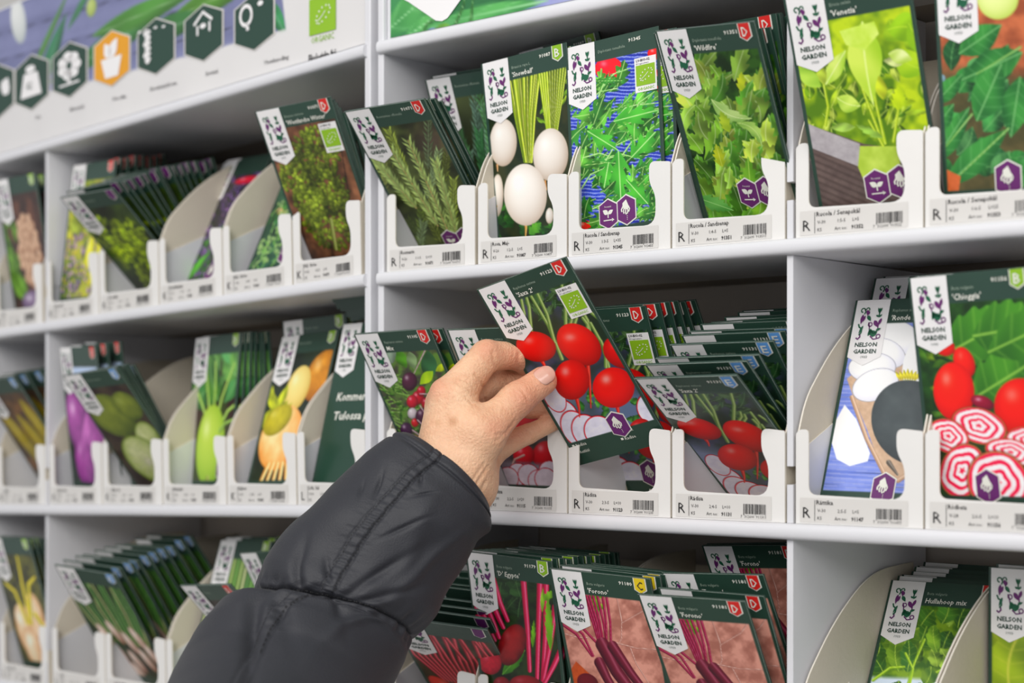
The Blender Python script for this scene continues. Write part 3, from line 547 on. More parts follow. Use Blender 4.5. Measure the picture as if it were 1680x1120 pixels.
#  name: (painter, canvas width, TL, TR, BL (photo pixels), crop origin, crop scale)
DES = {
 'saxa': (art_saxa, 176, (785, 471), (928, 423), (951, 768), (680, 420), 2.435),
 'neon': (art_neon, 120, (730, 540), (866, 533), (838, 824), (680, 420), 2.435),
 'snowball': (art_snowball, 160, (789, 107), (932, 77), (821, 438), (550, 0), 2.49),
 'r345': (art_r345, 176, (930, 80), (1078, 49), (942, 425), (900, 0), 2.605),
 'wild': (art_wild, 176, (1075, 45), (1238, 36), (1171, 400), (900, 0), 2.605),
 'venetia': (art_venetia, 150, (1286, 0), (1491, -40), (1353, 391), (1260, 0), 2.605),
 'r353': (art_r353, 140, (1531, -58), (1754, -89), (1552, 365), (1260, 0), 2.605),
 'ronde': (art_ronde, 150, (1396, 504), (1578, 497), (1316, 848), (1280, 420), 2.383),
 'chiog': (art_chiog, 150, (1491, 455), (1691, 437), (1532, 861), (1280, 420), 2.383),
 'degypte': (art_degypte, 150, (768, 904), (904, 921), (801, 1223), (640, 860), 4.306),
 'forono': (art_forono, 160, (903, 931), (1067, 948), (962, 1246), (900, 860), 4.098),
 'hula': (art_hula, 130, (1463, 952), (1646, 962), (1382, 1300), (1280, 870), 4.2),
 'mix': (art_mix, 150, (580, 546), (706, 538), (703, 824), (570, 500), 4.665),
 'rosemary': (art_rosemary, 150, (565, 182), (696, 161), (705, 450), (550, 0), 2.49),
 'rosemary_cool': (lambda c: art_rosemary(c, True), 100),
 'beetcyl': (art_beetcyl, 120), 'chard': (art_chard, 90), 'kale': (art_kale, 120), 'parsley': (art_parsley, 100), 'thyme': (art_thyme, 90),
 'dill': (art_dill, 90), 'yellow': (art_yellow, 80), 'redcab': (art_redcab, 80), 'savoy': (art_savoy, 90), 'corn': (art_corn, 70), 'kohlrabi': (art_kohlrabi, 90),
 'turnip': (art_turnip, 100), 'plain': (art_plain, 40), 'onions': (art_onions, 100), 'leek': (art_leek, 90), 'squash': (art_squash, 90), 'yonion': (art_yonion, 80), 'caul': (art_caul, 80)}
_uv0 = np.array([0.])
def front_mesh(key):
    d = DES[key]; nx = d[1]; ny = int(nx*ASP)
    c = Cv(nx, ny, *(d[2:] if len(d) > 2 else ()), seed=sum(map(ord, key)) % 97)
    d[0](c); band = .05 if key in ('plain',) else .235
    g_ = c.im.mean(-1, keepdims=True); c.im = np.clip((g_+(c.im-g_)*1.12-112)*1.16+116, 4, 250); c.frame(hd={'plain': .01, 'r345': .185}.get(key, .212), band=band, bord=.03 if key not in ('neon',) else .03, g=(40, 68, 56))
    return grid_mesh('printed_front', c.U*PW-PW/2, PH-c.V*PW, np.full(c.U.shape, .0011), c.im, M_PRINT)
def grid_mesh(name, X, Y, Z, im, m):
    ny, nx = X.shape; me = bpy.data.meshes.new(name)
    co = np.stack([X, Y, Z], -1).reshape(-1, 3).astype(np.float32)
    i = np.arange((ny-1)*(nx-1)); r, q = i//(nx-1), i % (nx-1); a = r*nx+q
    F = np.stack([a, a+nx, a+nx+1, a+1], 1).astype(np.int32)
    me.vertices.add(len(co)); me.vertices.foreach_set('co', co.ravel())
    me.loops.add(F.size); me.loops.foreach_set('vertex_index', F.ravel())
    me.polygons.add(len(F)); me.polygons.foreach_set('loop_start', np.arange(0, F.size, 4, dtype=np.int32))
    me.update(calc_edges=True); me.polygons.foreach_set('use_smooth', [True]*len(F))
    at_ = me.color_attributes.new('art', 'FLOAT_COLOR', 'POINT')
    col = np.ones((len(co), 4), np.float32); col[:, :3] = lin(np.clip(im, 0, 255)).reshape(-1, 3); at_.data.foreach_set('color', col.ravel())
    me.materials.append(m); return me

# ------------------------------------------------------------------ display stands
def uv(fr, x, y, w=0):
    """point of a stand's front plane (shifted by w) seen at photo pixel x, y -> (s, z)"""
    k = (x-840)/F_PX; o = fr.o+fr.n*w; s = (k*o[1]-o[0])/(fr.u[0]-k*fr.u[1]); P = o+fr.u*s
    return float(s), float((YH-y)*P[1]/F_PX-(P[2]-CAMZ))
LIPT = .0115
ROWZ = {1: .1198+LIPT, 2: -.0808+LIPT, 3: -.2813+LIPT}          # top of the shelves the boxes stand on
LIPS = [.3188, .1198, -.0808, -.2813, -.4818, -.6823]
def bake(fr, me, shear):
    """stand parts are modelled along the stand's own axes; a leaning stand has level-built uprights but drooping shelves"""
    if shear:
        for v in me.vertices: v.co = Vector((v.co.x*float(np.hypot(fr.u[0], fr.u[1])), v.co.y+v.co.x*fr.u[2], v.co.z))
    return me
def build_stand(fr, s0, s1, divs, walls, label, sign_fn, shear=False):
    uh = nrm([fr.u[0], fr.u[1], 0]); g = Frame(fr.o, uh)
    root = empty('display_stand', fmat(g, 0, 0, -CAMZ), label, 'display stand', 'cardboard seed display stands')
    def part(name, b, mats, smooth=False, parent=root):
        me = b.mesh(name, smooth)
        for v in me.vertices: v.co.y += CAMZ
        me = bake(fr, me, shear)
        return link(name, me, parent, mats)
    for z in LIPS:
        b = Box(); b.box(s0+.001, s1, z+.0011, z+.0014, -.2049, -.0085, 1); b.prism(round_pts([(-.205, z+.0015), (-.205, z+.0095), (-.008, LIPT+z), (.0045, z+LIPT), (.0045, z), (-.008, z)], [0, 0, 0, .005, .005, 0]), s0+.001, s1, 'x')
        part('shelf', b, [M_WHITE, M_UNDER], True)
    tops = [.56]+LIPS
    for (a, b_) in walls:
        w = Box(); w.box(a, b_, -CAMZ, .5, -.208, .0, bev=.0012); part('side_panel', w, [M_WHITE])
    for d in divs:
        for i in range(1, len(LIPS)):
            zt = LIPS[i-1]-.0002; zb = LIPS[i]+LIPT+.0002
            pts = [(-.2, zb), (-.0015, zb), (-.0015, zb+.027), (-.048, zb+.0275), (-.052, zb+.034), (-.048, zb+.0395), (-.0015, zb+.040), (-.0015, zt), (-.2, zt)]
            b = Box(); b.prism(pts, d, d+.005, 'x', 0, 0); part('divider', b, [M_WHITE])
    b = Box(); b.box(s0, s1, -CAMZ+.0, .5, -.214, -.2085); part('back_panel', b, [M_GREYB])
    b = Box(); b.box(s0+.004, s1-.004, -CAMZ, -.69, -.2, -.004); part('plinth', b, [M_WHITE])
    sign_fn(g, root, part); return root
def sign_mesh(fr, s0, s1, z0, z1, w, nx, paint, seed=5):
    ny = int(nx*(z1-z0)/(s1-s0)); c = Cv(nx, ny, seed=seed)
    U = c.U; Vn = np.linspace(0, 1, ny)[:, None]+U*0; S = s0+U*(s1-s0); Z = z1-Vn*(z1-z0)
    c.X = S*1000; c.Y = -Z*1000; c.a = (s1-s0)*1000/nx; c.wd = 100; paint(c)
    return grid_mesh('header_sign', S, Z, np.full(S.shape, w), c.im, M_BANNER)
def cv(fr, x, y, w=0): s, z = uv(fr, x, y, w); return (s*1000, -z*1000)
def sign_a(g, root, part):
    w = -.004
    b = Box(); b.box(-.1455, .655, .3305, .498, -.012, w-.0006); part('header_board', b, [M_WHITE])
    def paint(c):
        c.bg((60, 140, 80), (40, 108, 60), 40, 1); P = lambda x, y: cv(FA, x, y, w)
        c.put(np.clip((c.X-P(700, 40)[0])/30, 0, 1)*np.clip((c.Y-P(750, 60)[1])/10+1, 0, 1), (120, 124, 190))
        c.poly([P(690, 60), P(715, 40), P(760, 36), P(960, -30), P(1000, -20), P(960, 30), P(700, 64)], (104, 112, 180), (140, 144, 204), 20)
        for a, wd in (((*P(625, 60), *P(760, -60)), 16), ((*P(660, 66), *P(730, 15)), 7), ((*P(700, 45), *P(900, 0)), 8), ((*P(730, 48), *P(900, 30)), 5)): c.leaf(*a, wd, (90, 176, 90), (44, 120, 60), (150, 210, 150), sv=4)
        for p in ((P(745, 45), P(760, 10), P(766, -20)), (P(772, 36), P(776, 0)), (P(690, 62), P(700, 40), P(720, 28))): c.stroke(list(p), 3, 1.5, (60, 130, 50))
        c.leaf(*P(715, 46), *P(745, 50), 5, (110, 170, 60)); c.put(np.clip((P(870, 0)[0]-c.X)/-60, 0, 1)*.8, (196, 200, 214))
    part_s = link('header_sign', sign_mesh(g, -.1415, .64, .3325, .496, w, 420, paint), root, None)
    for v in part_s.data.vertices: v.co.y += CAMZ
    f = Flat(1, 0, CAMZ)   # the white pointed emblem tip
    pts = [uv(g, *q, w) for q in ((655, -30), (657, -4), (672, 4), (716, 34), (726, 35), (735, 30), (800, -60), (790, -90))]
    f.poly([(s, -z) for s, z in pts], 'tab', w+.0008); link('sign_emblem', f.mesh('sign_emblem'), root)
def hexpts(cx, cy, hw, hh): return [(cx, cy-hh), (cx+hw, cy-hh*.6), (cx+hw, cy+hh*.6), (cx, cy+hh), (cx-hw, cy+hh*.6), (cx-hw, cy-hh*.6)]
def sign_b(g, root, part):
    w = -.003
    def sh(p): return p
    b = Box(); b.box(-.70, -.0045, .3305, .498, -.012, w-.0006); part('header_board', b, [M_WHITE])
    def paint(c):
        P = lambda x, y: cv(FB, x, y, w); planks(c, (108, 112, 150), (132, 136, 176), 30, .05)
        for a, wd, col in (((*P(60, 160), *P(110, 20)), 12, (60, 130, 90)), ((*P(30, 170), *P(120, -30)), 5, (80, 140, 60)), ((*P(110, 120), *P(290, 0)), 14, (74, 140, 74)), ((*P(150, 60), *P(330, -20)), 12, (84, 150, 60)), ((*P(280, 30), *P(420, -30)), 12, (90, 150, 50)), ((*P(440, 0), *P(470, 60)), 8, (60, 150, 90)), ((*P(0, 180), *P(90, 130)), 6, (90, 150, 60)), ((*P(230, 60), *P(350, 20)), 12, (60, 120, 60)), ((*P(110, 50), *P(160, -40)), 5, (60, 130, 80))):
            c.leaf(*a, wd, col, np.array(col)*.65, np.array(col)*.6+80)
        c.ell(*P(30, 34), 28, 16, 1.2, (226, 228, 226), (176, 184, 184), .1); c.ell(*P(150, 12), 10, 10, 0, (190, 206, 120), (130, 150, 70), .1)
        c.poly([P(-60, 188), P(0, 171.6), P(74, 151), P(214, 116), P(314, 90), P(469, 48), P(459, -40), P(452, -200), P(700, -200), P(700, 400), P(-200, 400)], (222, 220, 219), (214, 212, 212), 60)
    so = link('header_sign', bake(FB, sign_mesh(g, -.69, -.006, .3325, .496, w, 360, paint), False), root)
    for v in so.data.vertices: v.co.z += 0
    me = so.data; co = np.zeros(len(me.vertices)*3, np.float32); me.vertices.foreach_get('co', co); co = co.reshape(-1, 3)
    co[:, 1] += CAMZ+co[:, 0]*FB.u[2]; co[:, 0] *= float(np.hypot(FB.u[0], FB.u[1])); me.vertices.foreach_set('co', co.ravel())
    def icon(name, px, py, hw, hh, col, draw, label=None):
        s, z = uv(FB, px, py, w); s1, _ = uv(FB, px+hw, py, w); _, z1 = uv(FB, px, py-hh, w); HW, HH = s1-s, z1-z
        f = Flat(1, s, CAMZ+z+s*FB.u[2])
        f.poly(hexpts(0, 0, HW*1.08, HH*1.05), 'label', w+.0006); f.poly(hexpts(0, 0, HW, HH), col, w+.001)
        draw(f, HW, HH, w+.0014); o = link(name, f.mesh(name), root); tag(o, label); return o
    def bag(f, a, b, z): f.poly([(-a*.45, -b*.35), (a*.4, -b*.35), (a*.65, b*.5), (-a*.65, b*.55)], 'tab', z); f.disc(-a*.05, -b*.5, a*.3, b*.14, 'tab', z); f.text('A2', -a*.3, b*.25, b*.4, 'dgreen', z+.0003)
    def flower(f, a, b, z):
        for i in range(7): t = i*.9; f.disc(a*.42*math.cos(t), -b*.15+b*.34*math.sin(t), a*.3, b*.2, 'tab', z, 8)
        f.disc(0, -b*.15, a*.16, b*.13, 'dgreen', z+.0003); f.ribbon([(0, 0), (0, b*.5)], a*.16, 'tab', z); f.ribbon([(-a*.6, b*.55), (a*.6, b*.5)], a*.06, 'tab', z)
    def pot(f, a, b, z): f.poly([(-a*.6, -b*.02), (a*.6, -b*.05), (a*.4, b*.68), (-a*.35, b*.7)], 'tab', z); f.leaf((-a*.1, -b*.05), (a*.35, -b*.7), a*.22, 'tab', z); f.leaf((-a*.1, -b*.05), (-a*.4, -b*.6), a*.2, 'tab', z)
    def vine(f, a, b, z):
        for i in range(6): f.leaf((-a*.7+a*.1*(i % 2), b*(-.55+i*.2)), (-a*.25, b*(-.6+i*.2)), a*.12, 'tab', z, 5)
        for i in range(4): f.disc(-a*.9+a*.45*i, -b*.68+b*.05*(i % 2), a*.1, b*.05, 'tab', z, 6)
    def house(f, a, b, z): f.ribbon([(-a*.5, -b*.35), (0, -b*.75), (a*.5, -b*.4)], a*.1, 'tab', z); f.ribbon([(-a*.3, -b*.3), (-a*.3, b*.05)], a*.1, 'tab', z); f.ribbon([(a*.35, -b*.35), (a*.35, b*.0)], a*.1, 'tab', z); f.disc(0, -b*.25, a*.17, b*.1, 'tab', z, 8)
    def ball(f, a, b, z): f.ring(-a*.4, -b*.3, a*.3, a*.12, 'tab', z); f.ribbon([(-a*.35, b*.0), (-a*.3, b*.25)], a*.14, 'tab', z); f.disc(a*.35, -b*.6, a*.16, b*.1, 'tab', z, 6)
    def leafy(f, a, b, z): f.leaf((a*.4, b*.2), (a*.7, -b*.4), a*.3, 'tab', z)
    for px, py, dr, col in ((-3, 150, leafy, 'green'), (53, 135, bag, 'green'), (115.5, 114.4, flower, 'green'), (184.5, 96, pot, 'orange'), (257, 76, vine, 'green'), (335, 54, house, 'green'), (418, 36, ball, 'green')):
        icon('hexagon_icon', px, py, 26+px*.014, 44+px*.004, 'dgreen' if col == 'green' else 'orange', dr)
    s, z = uv(FB, 530, 24, w); s1, _ = uv(FB, 552, 24, w); k = s1-s; f = Flat(1, s, CAMZ+z+s*FB.u[2]); q = k*.85
    f.poly([(-k, -q), (k, -q), (k, q), (-k, q)], 'lime', w+.0008); eu_stars(f, 0, 0, k*.7, q*.7, w+.0012)
    f.text('ORGANIC', 0, q*1.45, k*.42, 'lime', w+.0008, width=k*1.7, align='c'); f.text('Ekologiska frö', 0, q*2.45, k*.5, 'black', w+.0008, width=k*2.1, align='c', bold=.02); link('organic_label', f.mesh('organic_label'), root)
    for px, py, t, wd in ((454, 98, 'Utomhusodling', 20), (348, 119, 'Skördetid', 10), (269, 141, 'Direktsådd ute', 22), (197, 160, 'Förodlas', 11), (127, 177, 'Blomtid', 11), (64, 192, 'Frö', 4)):
        s, z = uv(FB, px, py, w); s1, _ = uv(FB, px+wd, py, w); f = Flat(1, s, CAMZ+z+s*FB.u[2]); f.text(t, 0, .002, .006, 'black', w+.0006, width=(s1-s)*2, align='c'); link('sign_caption', f.mesh('sign_caption'), root)
def eu_stars(f, x, y, a, b, z, n=12):
    for i in range(n):
        t = 6.2832*i/n; rx = a*(.95 if math.cos(t) > 0 else .7)
        f.disc(x+rx*math.cos(t)*.9, y+b*(.55*math.sin(t)-.35*math.cos(t)), a*.08, a*.08, 'white', z, 5)
    f.ribbon([(x-a*.5, y+b*.45), (x, y+b*.1), (x+a*.35, y-b*.25)], a*.06, 'white', z)

# ------------------------------------------------------------------ seed boxes
def barcode(f, x, y, w, h, z, seed):
    r = random.Random(seed); t = 0
    while t < 1:
        b = r.choice((.012, .012, .022, .034)); e = t+b; tall = t < .03 or t > .95 or .48 < t < .52
        if e < 1.01: f.poly([(x+t*w, y-h), (x+e*w, y-h), (x+e*w, y+(.0009 if tall else 0)), (x+t*w, y+(.0009 if tall else 0))], 'black', z)
        t = e+r.choice((.012, .02, .03))
def seed_box(fr, row, s0, p, big, name, l1, num, label, group, vis=True):
    root = empty('seed_box', fmat(fr, s0, -.0015, ROWZ[row]+.0002), label, 'cardboard box', group)
    P = p-.0007; H = .066; T = .0011; rr = .0195
    pts = [(.0005, 0), (P, 0), (P, H-.001), (P-rr, H+.001), (P-rr, .051), (P-.0135, .041), (P-.0135, .0185), (.0107, .0205), (.0107, H), (.0035, H), (.0005, H-.003)]
    b = Box(); b.prism(round_pts(pts, [0, 0, .002, .006, .006, .008, .018, .006, .004, .003, .001], 5), -T, 0, 'z', 0, 1, 2); link('front_panel', b.mesh('front_panel'), root, [M_BOX, M_EDGE, M_BEIGE])
    D = .172
    prof = round_pts([(-.0016, .0003), (-.0016, H-.004), (-.012, .088), (-.051, .127), (-.105, .160), (-D, .163), (-D, .0003)], [0, .003, .02, .03, .03, 0, 0], 5)
    for x in (.0005, P-T):
        b = Box(); b.prism(prof, x, x+T, 'x', 0, 1); o = link('side_panel', b.mesh('side_panel'), root, [M_BEIGE, M_EDGE])
    b = Box(); b.prism([(-.0018, .0018), (-.0018, .05), (-.0715, .081), (-.0715, .0018)], P-T-.0009, P-T-.0001, 'x', 0, 1); link('inner_flap', b.mesh('inner_flap'), root, [M_WHITE, M_EDGE])
    b = Box(); b.prism([(-.0018, .0018), (-.0018, .05), (-.0715, .081), (-.0715, .0018)], .0005+T+.0001, .0005+T+.0009, 'x', 0, 1); link('inner_flap', b.mesh('inner_flap'), root, [M_WHITE, M_EDGE])
    b = Box(); b.box(.0021, P-T-.0002, .0003, .0016, -D+.0016, -.0018); link('base', b.mesh('base'), root, [M_BEIGE])
    b = Box(); b.box(.0021, P-T-.0002, .0017, .15, -D, -D+.0014); link('back_panel', b.mesh('back_panel'), root, [M_BEIGE])
    # sticker
    k = p/.0985; f = Flat(1); z = .0003
    f.poly([(.004*k, -.0182), (.087*k, -.0182), (.087*k, -.0012), (.004*k, -.0012)], 'label', z); z2 = z+.0003
    f.text(big, .0065*k, -.0042, .0108, 'black', z2, width=.0060 if big != 'L' else .0045, bold=.0); f.poly([(.0157*k, -.0168), (.0161*k, -.0168), (.0161*k, -.0022), (.0157*k, -.0022)], 'black', z2)
    f.text(name, .0172*k, -.0138, .0044, 'black', z2, width=len(name)*.00188*k, bold=.012)
    f.text(l1[0], .018*k, -.0085, .0034, 'black', z2); f.text(l1[1], .034*k, -.0085, .0034, 'black', z2); f.text(l1[2], .0455*k, -.0085, .0034, 'black', z2)
    f.text('K5', .018*k, -.0032, .0034, 'black', z2); f.text('Art no:', .0315*k, -.0032, .0034, 'black', z2); f.text(num, .0445*k, -.0032, .0037, 'black', z2, bold=.03)
    barcode(f, .0635*k, -.0052, .0195*k, .0072, z2, int(num)); dg = '7312600'+num; f.text('7', .0612*k, -.0024, .0028, 'black', z2); f.text(dg[1:7], .0645*k, -.0024, .0028, 'black', z2, width=.0082*k); f.text(dg[7:]+str(int(num) % 10), .0742*k, -.0024, .0028, 'black', z2, width=.0082*k)
    link('price_label', f.mesh('price_label'), root)
    return root

# ------------------------------------------------------------------ seed packets
_m = {}
def body_mesh(wf=1):
    if 'body' in _m: return _m['body']
    b = Box(); b.box(-PW/2, PW/2, 0, PH, -.0008, .00075, 0); b.box(-PW/2, PW/2, 0, PH, .00076, .00108, 1); me = b.mesh('paper_envelope'); me.materials.append(M_DARK); me.materials.append(M_CRIMP)
    _m['body'] = me; return me
def tab_mesh():
    if 'tab' in _m: return _m['tab']
    f = Flat(PW, -PW/2, PH); f.poly([(.022, .004), (.325, .004), (.325, .50), (.1735, .575), (.022, .50)], 'tab', .0015)
    z = .0018; X = lambda x: .065+x*.22; Y = lambda y: .075+y*.275; p = lambda *a: [(X(x), Y(y)) for x, y in a]
    f.ring(X(.13), Y(.07), .018, .011, 'green', z, 1.5, 6.5, 9); f.ring(X(.32), Y(.05), .015, .010, 'green', z, 3, 6.9, 8); f.ribbon(p((.22, .04), (.24, .12), (.2, .2)), .012, 'green', z)
    f.leaf(*p((.3, .06), (.36, .24)), .0136, 'purple', z); f.leaf(*p((.4, .10), (.33, .25)), .0124, 'purple', z+.0001)
    f.leaf(*p((.16, .2), (.12, .52)), .0149, 'purple', z); f.leaf(*p((.26, .24), (.2, .44)), .0087, 'purple', z+.0001)
    f.ribbon(p((.03, .5), (.08, .6), (.2, .66), (.2, .78), (.12, .86)), .014, 'green', z); f.leaf(*p((.24, .56), (.1, .82)), .0112, 'green', z+.0001)
    f.ribbon(p((.16, .84), (.18, .92), (.1, .99), (.02, .94)), .014, 'purple', z)
    f.leaf(*p((.34, .24), (.52, .42)), .0161, 'green', z); f.ring(X(.52), Y(.53), .017, .009, 'purple', z); f.ribbon(p((.44, .46), (.5, .6), (.52, .7)), .011, 'purple', z)
    for a, b_, w in (((.52, .66), (.72, .94), .026), ((.6, .7), (.5, .9), .02), ((.62, .74), (.84, .82), .02), ((.72, .92), (.86, .7), .02)): f.leaf(*p(a, b_), w*.75, 'green', z+.0001, 6)
    f.ribbon(p((.6, .9), (.74, 1.0), (.9, .98)), .011, 'purple', z); f.ring(X(.93), Y(.91), .017, .010, 'purple', z)
    for x in (.74, .82, .90): f.leaf(*p((x, .0), (.82, .2)), .0074, 'green', z+.0001, 6)
    f.ribbon(p((.82, .16), (.82, .3)), .012, 'green', z); f.leaf(*p((.7, .24), (.84, .3)), .0087, 'green', z+.0002); f.leaf(*p((.94, .22), (.82, .32)), .0074, 'green', z+.0002)
    f.leaf(*p((.66, .4), (.84, .62)), .0186, 'purple', z); f.leaf(*p((.95, .34), (.84, .58)), .0136, 'purple', z+.0001); f.ribbon(p((.85, .56), (.86, .7)), .011, 'purple', z); f.leaf(*p((.8, .72), (1.0, .66)), .0112, 'green', z+.0002)
    f.text('NELSON', .1735, .412, .05, 'dgreen', z, width=.20, bold=.03, align='c'); f.text('GARDEN', .1735, .47, .05, 'dgreen', z, width=.205, bold=.03, align='c')
    f.text('·1933·', .1735, .512, .03, 'dgreen', z, width=.075, align='c')
    me = f.mesh('logo_tab'); _m['tab'] = me; return me
def badge_mesh(L):
    k = 'badge'+L
    if k in _m: return _m[k]
    col = dict(D='red', B='lime', E='blue', C='yellow', P='purple')[L]
    f = Flat(PW, -PW/2, PH); f.poly([(.832, .003), (.955, .003), (.955, .112), (.8935, .148), (.832, .112)], 'white', .0014); f.poly([(.842, .003), (.945, .003), (.945, .106), (.8935, .137), (.842, .106)], col, .0017)
    if L != 'P': f.text(L, .8935, .105, .105, 'white' if L != 'C' else 'black', .0020, width=.056, align='c', bold=.01)
    me = f.mesh('class_badge'); _m[k] = me; return me
def organic_mesh():
    if 'org' in _m: return _m['org']
    f = Flat(PW, -PW/2, PH); f.poly([(.74, .235), (.965, .235), (.965, .53), (.74, .53)], 'tab', .0014); f.poly([(.755, .30), (.95, .30), (.95, .475), (.755, .475)], 'lime', .0017)
    eu_stars(f, .8525, .3875, .085, .075, .0020); f.text('LV-BIO-02', .76, .268, .03, 'black', .0017, width=.14, bold=.02); f.text('EU-agriculture', .76, .292, .018, 'black', .0017, width=.13)
    f.text('ORGANIC', .8525, .515, .035, 'lime', .0017, width=.17, align='c', bold=.01)
    me = f.mesh('organic_label'); _m['org'] = me; return me
def hand_icon(f, x, y, s, z):
    P = lambda a, b: (x+a*s, y+b*s)
    f.poly([P(-.42, -.62), P(.02, -.95), P(.22, -.5), P(.34, -.2), P(.24, .05), P(-.02, .0), P(-.3, -.05), P(-.42, -.3)], 'white', z)
    for pts, w in (([(-.36, -.3), (-.56, .0), (-.52, .22)], .15), ([(-.2, -.2), (-.34, .2), (-.26, .42)], .14), ([(.0, -.15), (-.1, .3), (.02, .52)], .14), ([(.2, -.2), (.2, .2), (.12, .46)], .14), ([(.28, -.3), (.42, .0), (.30, .3)], .13)):
        f.ribbon([P(*q) for q in pts], w*s, 'white', z+.0001)
    for i in range(3): f.disc(x+.1*s, y+(.66+i*.17)*s, .045*s, .045*s, 'white', z, 6)
def icon_mesh(kind, cx, cy):
    k = f'icon{kind}{cx}'
    if k in _m: return _m[k]
    f = Flat(PW, -PW/2, PH); n = 2 if kind == 2 else 1
    for i in range(n):
        x = cx-(n-1)*.097+i*.194; y = cy-(.012*i); f.poly(hexpts(x, y, .102, .137), 'white', .0014+i*.0001); f.poly(hexpts(x, y, .092, .125), 'purple', .0017)
        if n == 2 and i == 0:
            f.leaf((x, y+.0), (x-.055, y-.035), .022, 'white', .0020); f.leaf((x, y+.0), (x+.055, y-.03), .018, 'white', .0020); f.ribbon([(x, y-.0), (x, y+.035)], .01, 'white', .0020); f.ribbon([(x-.05, y+.055), (x+.05, y+.055)], .009, 'white', .0020); f.poly([(x+.04, y+.04), (x+.065, y+.055), (x+.04, y+.07)], 'white', .0020)
            f.text('Perennial', x, y-.055, .022, 'white', .0020, width=.07, align='c')
        else: hand_icon(f, x, y-.005, .088, .0020)
    me = f.mesh('care_icon'); _m[k] = me; return me
def name_mesh(key, latin, cult, num):
    k = 'name'+key+num
    if k in _m: return _m[k]
    f = Flat(PW, -PW/2, PH); z = .0014
    if latin: f.text(latin, .36, .115, .036, 'pale', z)
    if cult: f.text(cult, .355, .188, .062, 'white', z, bold=.012, shear=.12)
    if num: f.text(num, .815, .078, .042, 'white', z, width=.13, align='r', bold=.02)
    if key == 'saxa':
        for t, x, y in (('Rädisa', .085, 1.685), ('Retiisi', .085, 1.755), ('Reddik', .60, 1.675), ('Radise', .60, 1.745)):
            f.poly([(x-.04, y-.03), (x-.015, y-.03), (x-.015, y-.008), (x-.04, y-.008)], 'white', z); f.text(t, x, y, .046, 'white', z)
    if key == 'plain': f.text('Kommer snart', .14, .82, .12, 'white', z, bold=.02, shear=.15, width=.76); f.text('Tulossa pian', .14, 1.02, .12, 'white', z, bold=.02, shear=.15, width=.72)
    if not f.V: return None
    me = f.mesh('lettering'); _m[k] = me; return me
_front = {}
def packet(kind, mw, label, group=None, badge=None, organic=False, icon=None, iconpos=(.62, 1.56), latin='', cult='', num='', full=True):
    root = empty('seed_packet', mw, label, 'seed packet', group)
    if kind not in _front: _front[kind] = front_mesh(kind)
    o = link('paper_envelope', body_mesh(), root); o = link('printed_front', _front[kind], root)
    link('logo_tab', tab_mesh(), root)
    if badge: link('class_badge', badge_mesh(badge), root)
    if organic: link('organic_label', organic_mesh(), root)
    nm = name_mesh(kind, latin, cult, num)
    if nm: link('lettering', nm, root)
    if icon: link('care_icon', icon_mesh(icon, *iconpos), root)
    return root
